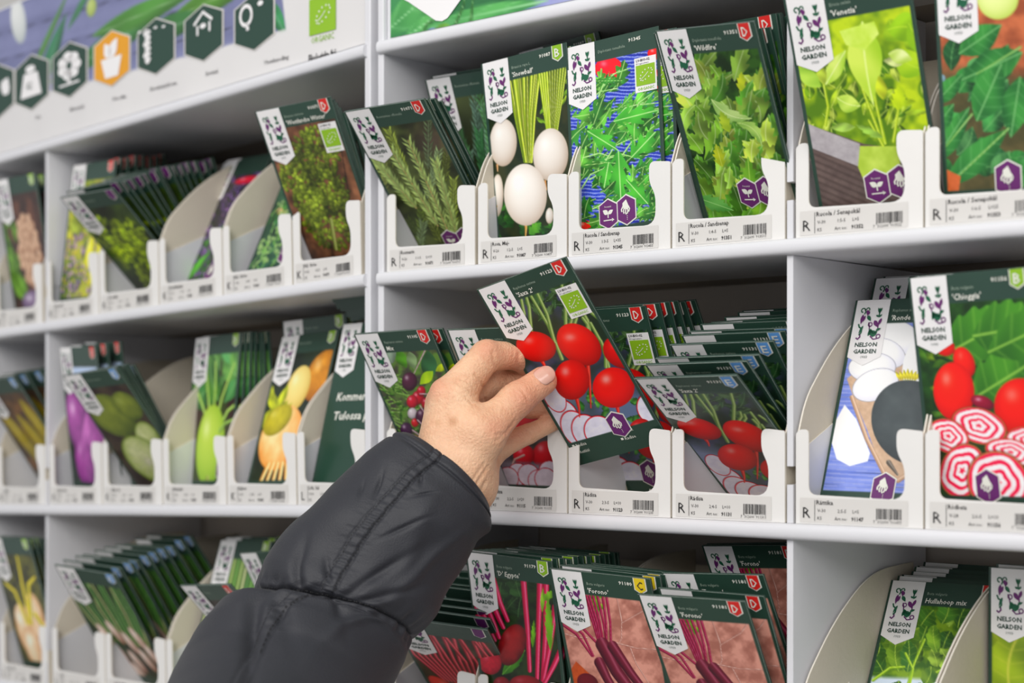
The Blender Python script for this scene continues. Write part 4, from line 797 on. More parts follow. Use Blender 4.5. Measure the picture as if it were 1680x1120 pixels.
POSE = {'rosemary': ('A', 1, -0.102, -0.0607, 0.693, 0.0314, 0.0012, 0.002), 'rosemary_last': ('A', 1, -0.0909, -0.0751, 0.645, -0.1097, -0.0298, 0.002), 'rosemaryback': ('A', 1, -0.0901, -0.0999, 0.3722, 0.0097, -0.0119, 0.0123), 'snowball': ('A', 1, 0.0097, -0.027, 0.0799, 0.0146, 0.0551, 0.002), 'snowback': ('A', 1, 0.0099, -0.1099, 0.3166, -0.0339, 0.0484, 0.0265), 'r345': ('A', 1, 0.096, -0.0171, 0.0007, 0.0179, 0.0494, 0.002), 'r345last': ('A', 1, 0.1027, -0.0446, 0.0586, -0.1049, 0.1069, -0.0026), 'wild': ('A', 1, 0.2104, -0.0382, 0.5027, -0.1431, -0.1032, 0.002), 'wildb': ('A', 1, 0.2026, -0.06, 0.4029, -0.0385, 0.0256, -0.0058), 'venetia': ('A', 1, 0.3196, -0.0254, 0.3357, 0.1117, 0.0342, 0.002), 'r353': ('A', 1, 0.4153, -0.017, 0.1982, 0.0275, -0.0391, 0.002), 'mix': ('A', 2, -0.0906, -0.0443, 0.5351, -0.0171, 0.0178, 0.002), 'neon': ('A', 2, 0.0062, -0.0465, 0.5491, 0.027, -0.0134, 0.002), 'saxas': ('A', 2, 0.1097, -0.0353, 0.4199, 0.0277, 0.0205, 0.002), 'saxasl': ('A', 2, 0.1048, -0.11, 0.4216, -0.0323, 0.0351, 0.0084), 'saxaE': ('A', 2, 0.2042, -0.0901, 0.9184, -0.0255, 0.0109, 0.002), 'saxaE7': ('A', 2, 0.2051, -0.14, 0.2718, 0.001, -0.0016, -0.0044), 'ronde': ('A', 2, 0.2958, -0.0289, -0.4001, -0.0083, -0.0138, 0.002), 'rondeb': ('A', 2, 0.3102, -0.06, -0.1766, -0.0118, -0.0299, 0.0076), 'chiog': ('A', 2, 0.4029, -0.0171, 0.157, -0.1103, 0.0132, 0.002), 'beetcyl': ('A', 3, -0.0895, -0.0844, 0.8616, 0.1944, -0.1063, 0.002), 'beetcyll': ('A', 3, -0.0899, -0.14, 0.4977, 0.008, -0.0074, -0.0004), 'degypte': ('A', 3, 0.0032, -0.0191, 0.2125, -0.0056, -0.0443, 0.002), 'degyptel': ('A', 3, 0.01, -0.1, 0.1807, 0.0024, -0.0059, 0.0008), 'forono': ('A', 3, 0.1001, -0.0304, 0.36, 0.0654, -0.041, 0.002), 'foronol': ('A', 3, 0.1052, -0.07, 0.2938, 0.0199, -0.0306, -0.0025), 'foronoD': ('A', 3, 0.1991, -0.0438, 0.5184, 0.0417, 0.0068, 0.002), 'foronoD2': ('A', 3, 0.2051, -0.055, 0.4755, 0.0057, -0.0049, 0.0016), 'foronoD3': ('A', 3, 0.2056, -0.0681, 0.4634, -0.0057, 0.0469, 0.0123), 'foronoback': ('A', 3, 0.2038, -0.1198, 0.4141, -0.0521, 0.0576, 0.0259), 'hula': ('A', 3, 0.3102, -0.0618, -0.4747, -0.0012, 0.0084, 0.002), 'hulal': ('A', 3, 0.312, -0.124, -0.364, -0.0044, -0.0054, 0.0029), 'chard': ('A', 3, 0.4429, -0.0158, -0.0005, -0.0801, -0.0027, 0.002), 'yellow': ('B', 1, -0.4958, -0.0105, -0.0932, 0.0011, -0.0693, 0.002), 'yellowl': ('B', 1, -0.4899, -0.1, 0.0735, -0.0009, 0.0054, 0.0097), 'parsley': ('B', 1, -0.3944, -0.0774, 0.8238, 0.076, -0.0208, 0.002), 'parsleyl': ('B', 1, -0.38, -0.13, 0.339, 0.0084, -0.0112, -0.0026), 'thyme': ('B', 1, -0.3105, -0.0221, -0.4481, -0.0256, -0.0571, 0.002), 'dill': ('B', 1, -0.1555, -0.0045, -0.5012, 0.1186, 0.1313, 0.002), 'kale': ('B', 1, -0.0653, -0.0398, 0.458, 0.1769, 0.0074, 0.002), 'kalel': ('B', 1, -0.0506, -0.06, 0.3074, -0.0489, 0.0037, -0.0319), 'redcab': ('B', 2, -0.4889, -0.02, 0.1149, -0.1043, -0.0578, 0.002), 'savoy': ('B', 2, -0.3828, -0.0545, 0.6499, 0.1324, 0.0513, 0.002), 'savoyl': ('B', 2, -0.3808, -0.0697, 0.4639, -0.1239, 0.0598, -0.0102), 'kohlrabi': ('B', 2, -0.2943, -0.0313, -0.1085, -0.0676, -0.0087, 0.002), 'kohll': ('B', 2, -0.27, -0.075, 0.0783, 0.0005, -0.0029, 0.0003), 'turnip': ('B', 2, -0.1552, -0.0029, -0.3142, 0.0264, 0.0395, 0.002), 'turnipb': ('B', 2, -0.0774, -0.06, 0.3027, 0.1051, 0.0264, 0.0097), 'kommer': ('B', 2, -0.0501, 0.0031, -0.2532, 0.0017, -0.0468, 0.002), 'onion': ('B', 3, -0.4359, -0.053, 0.6341, 0.128, -0.1235, 0.002), 'onionl': ('B', 3, -0.3807, -0.1397, 0.5899, -0.0212, 0.017, 0.0245), 'leek': ('B', 3, -0.2702, -0.0047, -0.3107, 0.028, 0.021, 0.002), 'squash': ('B', 3, -0.1611, -0.0568, 0.7081, -0.027, 0.0642, 0.002)}
def P8(name, z=None):
    f, r, s, w, t, y, ro, dz = POSE[name]; return np.array([s, w, t, y, ro, dz])
ORD = ['front', 'second', 'third', 'fourth', 'fifth', 'sixth', 'seventh', 'eighth', 'ninth', 'tenth', 'eleventh', 'twelfth', 'thirteenth', 'fourteenth', 'fifteenth', 'sixteenth']
def stack(name, last, n, kind, desc, where, group, first_label=None, skip_first=False, jit=.002, ease=1.0, **kw):
    f, r = POSE[name][:2]; fr = FA if f == 'A' else FB
    a = P8(name); b = P8(last) if isinstance(last, str) else (a+np.array(last) if last is not None else a); rg = random.Random(name)
    for i in range(n):
        if i == 0 and skip_first: continue
        t = (i/(n-1))**ease if n > 1 else 0; p = a*(1-t)+b*t
        if 0 < i: p = p+np.array([rg.uniform(-1, 1)*jit*.5, 0, rg.uniform(-1, 1)*.008, rg.uniform(-1, 1)*.015, rg.uniform(-1, 1)*.012, rg.uniform(0, 1)*jit])
        s, w, ti, y, ro, dz = p
        lab = first_label if i == 0 and first_label else f'{desc}, {"frontmost" if i == 0 else ORD[i]+" from front"}, {where}'
        packet(kind, fmat(fr, s, w, ROWZ[r]+dz, ti, y, ro), lab, group if n > 1 else None, **kw)

# ------------------------------------------------------------------ build: floor, stands
fl = Box(); fl.box(-3, 3, -1.0, 3.5, -.02, 0); fo = link('floor', fl.mesh('floor'), None, [M_FLOOR]); tag(fo, 'pale grey shop floor below the display stands', kind='structure')
del fo['label']
wb = Box(); wb.box(-3, 3, 3.42, 3.5, 0, 3.2); wo = link('wall_back', wb.mesh('wall_back'), None, [mat('shop_wall', (200, 198, 194), .8, .05, 30, .02, 3)]); wo['kind'] = 'structure'
build_stand(FA, -.1515, .66, [.2555], [(-.1532, -.1462), (.656, .663)], 'white cardboard display stand on the right full of rucola, radish and beet seed boxes', sign_a)
build_stand(FB, -.70, -.0005, [-.5565], [(-.0042, .0035), (-.704, -.697)], 'white cardboard display stand on the left, turned away, with hexagon icons on its header', sign_b, shear=True)

# ------------------------------------------------------------------ boxes
GA = {1: 'boxes on the top shelf of the right stand', 2: 'boxes on the middle shelf of the right stand', 3: 'boxes on the bottom shelf of the right stand'}
GB = {1: 'boxes on the top shelf of the left stand', 2: 'boxes on the middle shelf of the left stand', 3: 'boxes on the bottom shelf of the left stand'}
SA = [(-.1439, .1030), (-.0385, .0945), (.0567, .0985), (.1558, .0985), (.2622, .0990), (.3616, .0990), (.461, .0985)]
rowA = {1: [('R', 'Rosmarin', ('V-26', '1:1-5', 'L=10'), '91071', 'rosemary'), ('R', 'Rova, Maj-', ('V-26', '1:2-5', 'L=5'), '91087', 'white turnip'), ('R', 'Rucola / Sandsenap', ('V-30', '1:3-5', 'L=35'), '91345', 'organic rucola'),
           ('R', 'Rucola / Sandsenap', ('V-30', '1:4-5', 'L=5'), '91351', 'wild rucola'), ('R', 'Rucola / Senapskål', ('V-30', '1:5-5', 'L=5'), '91352', 'pale green rucola'), ('R', 'Rucola / Senapskål', ('V-30', '1:6-5', 'L=25'), '91353', 'dark green rucola'), None],
        2: [('R', 'Rädisa', ('V-30', '2:1-5', 'L=5'), '91105', 'mixed radish'), ('R', 'Rädisa', ('V-30', '2:2-5', 'L=20'), '91115', 'pink radish'), ('R', 'Rädisa', ('V-30', '2:3-5', 'L=10'), '91123', 'organic red radish (hand reaches in)'),
           ('R', 'Rädisa', ('V-30', '2:4-5', 'L=10'), '91131', 'fanned red radish'), ('R', 'Rättika', ('V-30', '2:5-5', 'L=5'), '91147', 'black radish'), ('R', 'Rödbeta', ('V-28', '2:6-5', 'L=10'), '91156', 'ringed beetroot'), None],
        3: [('R', 'Rödbeta', ('V-28', '3:1-5', 'L=10'), '91171', 'long beetroot behind the sleeve'), ('R', 'Rödbeta', ('V-28', '3:2-5', 'L=10'), '91179', 'round beetroot'), ('R', 'Rödbeta', ('V-28', '3:3-5', 'L=10'), '91180', 'cylinder beetroot with yellow badges'),
           ('R', 'Rödbeta', ('V-28', '3:4-5', 'L=10'), '91181', 'cylinder beetroot with red badges'), ('R', 'Mangold', ('V-28', '3:5-5', 'L=5'), '91190', 'salad leaf mix'), ('R', 'Mangold', ('V-28', '3:6-5', 'L=5'), '91191', 'red stalked chard'), None]}
shelfname = {1: 'top', 2: 'middle', 3: 'bottom'}
for r in (1, 2, 3):
    for i, e in enumerate(rowA[r]):
        if e: seed_box(FA, r, SA[i][0], SA[i][1], *e[:4], f'white notched box of {e[4]} packets, {shelfname[r]} shelf', GA[r])
SB = [(-.1034, .0985), (-.2136, .1095), (-.3245, .1103), (-.4393, .1142), (-.5498, .1100), (-.668, .110)]
rowB = {1: [('K', 'Kål, Grön-', ('V-26', '1:5-5', 'L=5'), '91071', 'curly kale'), ('K', 'Kål, Grön-', ('V-26', '1:4-5', 'L=5'), '91061', 'feathery green herb'), ('K', 'Kryddtimjan', ('V-26', '1:3-5', 'L=5'), '91051', 'purple thyme'), ('K', 'Persilja', ('V-26', '1:2-5', 'L=5'), '91041', 'parsley'), ('K', 'Kamomill', ('V-26', '1:1-5', 'L=5'), '91031', 'yellow flower'), ('K', 'Kål', ('V-26', '1:0-5', 'L=5'), '91021', 'cauliflower')],
        2: [('L', 'Lök, Sal', ('V-30', '2:5-5', 'L=5'), '91075', 'plain dark green'), ('K', 'Kålrot', ('V-30', '2:4-5', 'L=5'), '91065', 'golden turnip'), ('K', 'Kålrabbi', ('V-26', '2:3-5', 'L=5'), '91055', 'kohlrabi'), ('K', 'Kål, Sa', ('V-26', '2:2-5', 'L=5'), '91045', 'savoy cabbage'), ('K', 'Kål, Röd-', ('V-26', '2:1-5', 'L=5'), '91035', 'red cabbage'), ('K', 'Majs', ('V-26', '2:0-5', 'L=5'), '91025', 'brown and yellow')],
        3: [('L', 'Majs', ('V-30', '3:5-5', 'L=5'), '91079', 'hidden'), ('L', 'Melon', ('V-30', '3:4-5', 'L=5'), '91069', 'bright yellow picture'), ('L', 'Purjolök', ('V-30', '3:3-5', 'L=5'), '91059', 'pale green leek'), ('L', 'Lök, Knipp-', ('V-26', '3:2-5', 'L=5'), '91049', 'spring onion'), ('L', 'Lök', ('V-26', '3:1-5', 'L=5'), '91039', 'no'), ('L', 'Lök, Gul', ('V-26', '3:0-5', 'L=5'), '91029', 'yellow onion')]}
for r in (1, 2, 3):
    for i, e in enumerate(rowB[r]):
        if e[4] == 'hidden': continue
        txt = 'empty white notched cardboard box' if e[4] == 'no' else f'white notched box of {e[4]} packets'
        seed_box(FB, r, SB[i][0], SB[i][1]-.0005, *e[:4], f'{txt}, {shelfname[r]} shelf of the left stand', GB[r])

POSE['turnipb'] = ('B', 2, -.157, -.075, .04, .08, .015, .010); POSE['dill'] = ('B', 1, -.158, -.012, -.46, 0, 0, .002); POSE['kommer'] = ('B', 2, -.0525, -.010, -.25, 0, -.02, .002); POSE['turnip'] = ('B', 2, -.157, -.012, -.31, 0, .01, .002)
POSE['leek'] = ('B', 3, -.272, -.014, -.31, 0, 0, .002)
# ------------------------------------------------------------------ packets, right stand
stack('rosemary', (.003, -.020, 0, 0, 0, 0), 5, 'rosemary', 'rosemary seed packet', 'leaning out at the left end of its shelf', 'rosemary packets', badge='D', icon=2, iconpos=(.60, 1.50), latin='Rosmarinus officinalis', num='91071')
f_, r_, s, w, ti, y, ro, dz = POSE['rosemaryback']
packet('rosemary_cool', fmat(FA, s, w, ROWZ[1]+dz, ti, y, ro), 'upright blue-green rosemary seed packet standing behind the leaning rosemary stack', None, badge='D', latin='Rosmarinus officinalis')
packet('rosemary_cool', fmat(FA, s+.002, w-.006, ROWZ[1]+dz+.004, ti, y, ro), 'seed packet hidden but for its red badge at the back of the rosemary box', None, badge='D')
POSE['snowm'] = ('A', 1, .0115, -.034, .10, 0, .03, .0); POSE['ronde'] = ('A', 2, .3085, -.026, -.34, 0, -.01, .002)
stack('snowball', None, 1, 'snowball', '', '', None, first_label="white turnip seed packet with green badge and purple hand icon, frontmost in its box", badge='B', icon=1, iconpos=(.80, 1.50), latin='Brassica rapa L.', cult="'Snowball'", num='91087')
stack('snowback', None, 1, 'snowball', '', '', None, first_label='white turnip seed packet standing tallest, behind the turnip and blue basket packets', badge='B', latin='Brassica rapa L.', num='91087')
stack('snowm', (0, -.018, .04, 0, 0, 0), 6, 'snowball', 'white turnip seed packet', 'behind the frontmost white turnip packet', 'white turnip packets', badge='B', latin='Brassica rapa L.', cult="'Snowball'", num='91087')
POSE['r345m'] = ('A', 1, .1035, -.024, .035, -.0, .015, .0)
stack('r345', None, 1, 'r345', '', '', None, first_label="organic rucola seed packet with red tomato and blue basket, frontmost in its box", badge=None, organic=True, icon=2, iconpos=(.50, 1.52), latin='Diplotaxis tenuifolia', num='91345')
stack('r345m', (.001, -.022, .02, 0, 0, 0), 6, 'r345', 'organic rucola seed packet', 'behind the blue basket rucola packet', 'organic rucola packets', badge='D', organic=True)
stack('wild', (-.004, -.004, -.02, .02, .02, -.001), 2, 'wild', 'wild rucola seed packet', 'leaning out left of the top divider', 'wild rucola packets', badge='D', icon=2, iconpos=(.62, 1.40), latin='Diplotaxis tenuifolia', cult="'Wildfire'", num='91351')
stack('wildb', (.0, -.014, -.02, 0, 0, 0), 4, 'wild', 'wild rucola seed packet', 'showing dark edges behind the leaning pair', 'wild rucola packets further back', badge='D')
POSE['wildu'] = ('A', 1, .2025, -.050, .30, 0, 0, 0)
stack('wildu', (0, -.020, .0, 0, 0, 0), 7, 'wild', 'wild rucola seed packet', 'standing upright in the back of its box', 'upright wild rucola packets', badge='D')
stack('venetia', None, 1, 'venetia', '', '', None, first_label='yellow-green rucola seed packet with a wooden planter picture, right of the top divider', badge='D', icon=2, iconpos=(.60, 1.56), latin='Eruca sativa', cult="'Venetia'", num='91352')
stack('r353', None, 1, 'r353', '', '', None, first_label='dark green rucola seed packet with brick-red background at the right edge of the top shelf', badge='D', organic=True, icon=1, iconpos=(.50, 1.56), latin='Eruca sativa', num='91353')
stack('mix', (.003, -.009, 0, 0, 0, 0), 2, 'mix', 'mixed radish bunch seed packet', 'left of the hand on the middle shelf', 'mixed radish packets', badge='D', latin='Raphanus sativus', cult='Mix', num='91105')
POSE['rondeb'] = ('A', 2, .3090, -.050, -.36, 0, -.01, .021)
POSE['neon'] = ('A', 2, .006, -.050, .549, .027, -.013, .002)
stack('neon', None, 1, 'neon', '', '', None, first_label='pink radish slices seed packet standing behind the hand and the held packet', badge='D', icon=1, iconpos=(.9, 1.52), latin='Raphanus sativus', cult="'Neon'", num='91115')
POSE['saxas'] = ('A', 2, .0745, -.083, .4057, .0515, .0208, .0056); POSE['saxasl'] = ('A', 2, .100, -.140, .46, -.03, .04, .0144)
stack('saxas', 'saxasl', 6, 'saxa', 'organic red radish seed packet', 'behind the held packet', 'organic red radish packets', badge='D', organic=True, icon=1, iconpos=(.62, 1.56), latin='Raphanus sativus', cult="'Saxa 2'", num='91123')
stack('saxaE', 'saxaE7', 11, 'saxa', 'red radish seed packet with blue badge', 'fanned left of the middle divider', 'blue badge radish packets', badge='E', latin='Raphanus sativus', cult="'Saxa 2'", num='91131', jit=.004)
stack('ronde', None, 1, 'ronde', '', '', None, first_label='black radish and white slices seed packet on blue planks, frontmost right of the divider', icon=1, iconpos=(.56, 1.60), latin='Raphanus sativus', cult="'Ronde Zwarte'", num='91147', badge='D')
stack('rondeb', (0, -.012, .02, 0, 0, 0), 3, 'ronde', 'black radish seed packet', 'behind the frontmost black radish packet', 'black radish packets further back', latin='Raphanus sativus', cult="'Ronde Zwarte'", badge='D')
stack('chiog', None, 1, 'chiog', '', '', None, first_label='red beetroot seed packet with pink ringed slices at the right edge of the middle shelf', icon=1, iconpos=(.50, 1.60), latin='Beta vulgaris', cult="'Chioggia'", num='91156', badge='B')
stack('chiog', (.0, -.03, .03, .03, 0, .002), 4, 'chiog', 'ringed beetroot seed packet', 'of ringed beetroot packets', 'ringed beetroot packets', skip_first=True, latin='Beta vulgaris', badge='B')
stack('beetcyl', 'beetcyll', 9, 'beetcyl', 'long beetroot seed packet with purple badge', 'fanned below the sleeve', 'long beetroot packets', badge='P', jit=.003)
stack('degypte', 'degyptel', 12, 'degypte', 'round beetroot seed packet with pink stalks', 'right of the sleeve', 'round beetroot packets', badge='B', latin='Beta vulgaris', cult="'D' Egypte'", num='91179')
stack('forono', 'foronol', 6, 'forono', 'cylinder beetroot seed packet with yellow badge', 'beside the round beetroots', 'yellow badge beetroot packets', badge='C', latin='Beta vulgaris', cult="'Forono'", num='91180')
kwF = dict(badge='D', latin='Beta vulgaris', cult="'Forono'", num='91181')
stack('foronoD', None, 1, 'forono', '', '', None, first_label='cylinder beetroot seed packet with red badge leaning out furthest, left of the lower divider', **kwF)
stack('foronoD2', None, 1, 'forono', '', '', None, first_label='cylinder beetroot seed packet with red badge, just behind the one leaning out furthest', **kwF)
stack('foronoD3', None, 1, 'forono', '', '', None, first_label='cylinder beetroot seed packet with red badge and a kinked top edge, third in its box', **kwF)
stack('foronoback', (0, -.006, 0, 0, 0, 0), 2, 'forono', 'cylinder beetroot seed packet', 'standing tall behind, beside the lower divider', 'tall cylinder beetroot packets at the back', **kwF)
stack('hula', 'hulal', 7, 'hula', 'green salad leaf seed packet', 'leaning back right of the lower divider', 'salad leaf mix packets', latin='Beta vulgaris', cult='Hullahoop mix', badge='D')
POSE['chard'] = ('A', 3, .4105, -.090, 0, 0, -.003, .002)
stack('chard', (0, -.01, 0, 0, 0, 0), 2, 'chard', 'red stalked chard seed packet', 'at the bottom right corner', 'chard packets', badge='D', latin='Beta vulgaris')

# ------------------------------------------------------------------ packets, left stand
stack('yellow', 'yellowl', 8, 'yellow', 'yellow and lilac flower seed packet', 'right of the narrow top divider', 'yellow flower packets', badge='D', organic=True, jit=.003)
stack('parsley', 'parsleyl', 15, 'parsley', 'curly parsley seed packet', 'fanned far forward on the left stand', 'parsley packets', badge='P', jit=.003, latin='Petroselinum')
stack('thyme', (0, -.006, .01, 0, 0, 0), 2, 'thyme', 'purple thyme seed packet', 'leaning back on the left stand', 'thyme packets', icon=1, iconpos=(.8, 1.5))
stack('dill', None, 1, 'dill', '', '', None, first_label='feathery green herb seed packet leaning back, left of the curly kale', icon=1, iconpos=(.6, 1.45))
stack('kale', 'kalel', 9, 'kale', 'curly kale seed packet', 'right end of the left stand', 'curly kale packets', badge='D', organic=True, icon=1, iconpos=(.8, 1.5), latin='Brassica oleracea', cult="'Westlandse Winter'", num='91071')
stack('redcab', (.012, -.022, .0, 0, 0, .004), 3, 'redcab', 'red cabbage seed packet', 'far left box, middle shelf', 'red cabbage packets', badge='D')
stack('savoy', 'savoyl', 5, 'savoy', 'savoy cabbage seed packet with blue badge', 'leaning out left of the kohlrabi', 'savoy cabbage packets', badge='E', latin='Brassica oleracea')
stack('kohlrabi', 'kohll', 7, 'kohlrabi', 'kohlrabi seed packet', 'in the middle of the left stand', 'kohlrabi packets', badge='B', icon=1, iconpos=(.8, 1.5))
stack('turnip', None, 1, 'turnip', '', '', None, first_label='golden turnip seed packet leaning back, frontmost in its box', icon=1, iconpos=(.85, 1.5), latin='Brassica napus', badge='B')
stack('turnipb', (0, -.012, 0, 0, 0, 0), 2, 'turnip', 'golden turnip seed packet', 'standing higher behind the frontmost turnip packet', 'golden turnip packets at the back', badge='B', latin='Brassica napus')
stack('kommer', None, 1, 'plain', '', '', None, first_label='plain dark green packet with two lines of white lettering, left of the stand wall')
stack('onion', 'onionl', 10, 'onions', 'spring onion seed packet with blue badge', 'fanned on the bottom shelf', 'spring onion packets', badge='E', jit=.003)
stack('leek', (0, -.02, .02, 0, 0, .002), 4, 'leek', 'pale green leek seed packet', 'left of the sleeve on the bottom shelf', 'leek packets', badge='B')
stack('squash', None, 1, 'squash', '', '', None, first_label='bright yellow picture seed packet leaning out, half hidden by the sleeve', badge='D', latin='Zea mays')
stack('squash', (.015, -.05, -.55, 0, 0, .004), 3, 'squash', 'bright yellow picture seed packet', 'tucked behind the sleeve', 'yellow picture packets', skip_first=True, badge='B')
POSE['caul'] = ('B', 1, -.612, -.026, .17, 0, -.03, .002); POSE['corn'] = ('B', 2, -.614, -.068, .60, 0, 0, .002); POSE['yonion'] = ('B', 3, -.612, -.030, .27, 0, 0, .002)
stack('caul', (0, -.05, .08, 0, 0, 0), 4, 'caul', 'cauliflower seed packet', 'left of the narrow top divider', 'cauliflower packets', badge='B', icon=1, iconpos=(.85, 1.5))
stack('corn', (.0, -.05, -.2, 0, 0, 0), 6, 'corn', 'brown and yellow seed packet', 'middle shelf at the left edge', 'brown and yellow packets', badge='E')
stack('yonion', (0, -.06, .10, 0, 0, 0), 8, 'yonion', 'yellow onion seed packet', 'bottom shelf at the left edge', 'yellow onion packets', badge='B', icon=1, iconpos=(.85, 1.5))

# the packet in the hand
hp = (.1031, -.0124, -.0214, .5533, .1631, .2659)
hm = fmat(FA, *hp) @ Matrix.Scale(.97, 4)
packet('saxa', hm, 'red radish seed packet with organic label, tilted and held between thumb and fingers', None, badge='D', organic=True, icon=1, iconpos=(.617, 1.58), latin='Raphanus sativus', cult="'Saxa 2'", num='91123')

# ------------------------------------------------------------------ the person's hand
def sdf_hand():
    k = .0006
    J = lambda x, y, Y: at(x, y, Y)
    segs = []   # (a, b, ra, rb, blend)
    def cap(a, b, ra, rb, bl=.006): segs.append((J(*a), J(*b), ra, rb, bl))
    # forearm and wrist
    cap((640, 930, 1.245), (728, 800, 1.268), .027, .0245, .01); cap((680, 940, 1.265), (762, 800, 1.282), .026, .0225, .014)
    # metacarpals
    cap((722, 790, 1.268), (738, 664, 1.280), .0225, .0155, .014); cap((724, 770, 1.285), (731, 664, 1.298), .0200, .0150, .012)
    cap((746, 780, 1.292), (738, 682, 1.315), .0200, .0145, .012); cap((762, 790, 1.290), (762, 718, 1.325), .0190, .0135, .014); cap((770, 790, 1.282), (800, 742, 1.315), .016, .0125, .014)
    # thenar and thumb
    cap((752, 780, 1.268), (790, 718, 1.268), .0195, .0165, .014); cap((790, 712, 1.268), (848, 655, 1.286), .0165, .0122, .008)
    cap((846, 657, 1.286), (890, 625, 1.298), .0123, .0112, .006); cap((770, 705, 1.268), (752, 668, 1.276), .013, .012, .012)
    # index
    cap((742, 650, 1.281), (797, 584, 1.296), .0155, .0120, .008); cap((797, 584, 1.296), (848, 583, 1.316), .0118, .0106, .003); cap((848, 583, 1.316), (886, 612, 1.332), .0106, .0086, .004)
    # middle
    cap((733, 664, 1.298), (806, 622, 1.322), .0145, .0115, .006); cap((806, 622, 1.322), (850, 630, 1.336), .0112, .0100, .003); cap((850, 630, 1.336), (886, 640, 1.341), .0100, .0088, .003)
    # ring
    cap((740, 682, 1.316), (818, 662, 1.340), .0135, .0100, .005); cap((818, 662, 1.340), (872, 668, 1.345), .0100, .0088, .002); cap((872, 668, 1.345), (914, 667, 1.345), .0088, .0076, .002)
    # little
    cap((790, 745, 1.316), (820, 731, 1.326), .0135, .0104, .008); cap((820, 731, 1.326), (866, 712, 1.338), .0104, .0080, .003); cap((866, 712, 1.338), (916, 689, 1.343), .0080, .0066, .002)
    P = np.array([s_[0] for s_ in segs]+[s_[1] for s_ in segs]); lo = P.min(0)-.035; hi = P.max(0)+.035
    h = .0013; n = np.ceil((hi-lo)/h).astype(int)+1
    G = np.stack(np.meshgrid(*[lo[i]+h*np.arange(n[i]) for i in range(3)], indexing='ij'), -1).astype(np.float32)
    D = None
    for a, b, ra, rb, bl in segs:
        a, b = a.astype(np.float32), b.astype(np.float32); ab = b-a; t = np.clip(((G-a)@ab)/(ab@ab), 0, 1)
        d = np.linalg.norm(G-a-t[..., None]*ab, axis=-1)-(ra+(rb-ra)*t)
        if D is None: D = d; continue
        hh = np.clip(.5+.5*(D-d)/bl, 0, 1); D = D*(1-hh)+d*hh-bl*hh*(1-hh)
    return D, lo, h, n
def surface_nets(D, lo, h):
    n = D.shape; s = D < 0
    c = [s[i:n[0]-1+i, j:n[1]-1+j, k:n[2]-1+k] for i in (0, 1) for j in (0, 1) for k in (0, 1)]
    cnt = sum(x.astype(int) for x in c); act = (cnt > 0) & (cnt < 8); idx = -np.ones(act.shape, int); ids = np.argwhere(act); idx[act] = np.arange(len(ids))
    acc = np.zeros((len(ids), 3)); num = np.zeros(len(ids)); I = ids
    cor = [(i, j, k) for i in (0, 1) for j in (0, 1) for k in (0, 1)]
    for a in range(8):
        for b in range(a+1, 8):
            ca, cb = cor[a], cor[b]
            if sum(abs(x-y) for x, y in zip(ca, cb)) != 1: continue
            da = D[I[:, 0]+ca[0], I[:, 1]+ca[1], I[:, 2]+ca[2]]; db = D[I[:, 0]+cb[0], I[:, 1]+cb[1], I[:, 2]+cb[2]]
            m = (da < 0) != (db < 0); t = da/(da-db+1e-12)
            p = np.array(ca)+(np.array(cb)-np.array(ca))*t[:, None]; acc[m] += p[m]; num[m] += 1
    V = lo+h*(ids+acc/num[:, None]); F = []
    for ax in range(3):
        o1, o2 = [(1, 2), (2, 0), (0, 1)][ax]; sl = [slice(0, -1)]*3; a0 = s[:-1, :, :] if ax == 0 else s[:, :-1, :] if ax == 1 else s[:, :, :-1]
        a1 = s[1:, :, :] if ax == 0 else s[:, 1:, :] if ax == 1 else s[:, :, 1:]
        for sg, mm in ((0, a0 & ~a1), (1, ~a0 & a1)):
            q = np.argwhere(mm); q = q[(q[:, o1] > 0) & (q[:, o2] > 0) & (q[:, o1] < n[o1]-1) & (q[:, o2] < n[o2]-1)]
            e1 = np.zeros(3, int); e1[o1] = 1; e2 = np.zeros(3, int); e2[o2] = 1
            g = lambda z: idx[z[:, 0], z[:, 1], z[:, 2]]
            f = np.stack([g(q-e1-e2), g(q-e2), g(q), g(q-e1)], 1); F.append(f if sg == 0 else f[:, ::-1])
    F = np.concatenate(F); F = F[(F >= 0).all(1)]; return V, F
person = empty('person', Matrix.Translation(Vector(at(420, 1250, 1.0))), 'person in a quilted charcoal jacket sleeve reaching in, left hand holding a red radish packet', 'person')
bpy.context.view_layer.update()
pinv = person.matrix_basis.inverted()
D, lo, h, n = sdf_hand(); V, Fq = surface_nets(D, lo, h)
def lap(V, F, it):
    for _ in range(it):
        A_ = np.zeros_like(V); c = np.zeros(len(V))
        for a, b in ((0, 1), (1, 2), (2, 3), (3, 0)):
            np.add.at(A_, F[:, a], V[F[:, b]]); np.add.at(A_, F[:, b], V[F[:, a]]); np.add.at(c, F[:, a], 1); np.add.at(c, F[:, b], 1)
        V = V*.4+.6*A_/c[:, None]
    return V
V = lap(V, Fq, 3)
def vnorm(V, F):
    N = np.cross(V[F[:, 2]]-V[F[:, 0]], V[F[:, 3]]-V[F[:, 1]]); R = np.zeros_like(V)
    for i in range(4): np.add.at(R, F[:, i], N)
    return R/np.maximum(np.linalg.norm(R, axis=1, keepdims=True), 1e-12)
Nn = vnorm(V, Fq)
def pxof(V): return 840+F_PX*V[:, 0]/V[:, 1], YH-F_PX*(V[:, 2]-CAMZ)/V[:, 1]
px, py = pxof(V); facing = np.clip(-(Nn*V/np.linalg.norm(V, axis=1, keepdims=True)).sum(1)+.15, 0, 1) if False else (-(Nn*(V-np.array([0, 0, CAMZ]))).sum(1) > 0).astype(float)
disp = np.zeros(len(V))
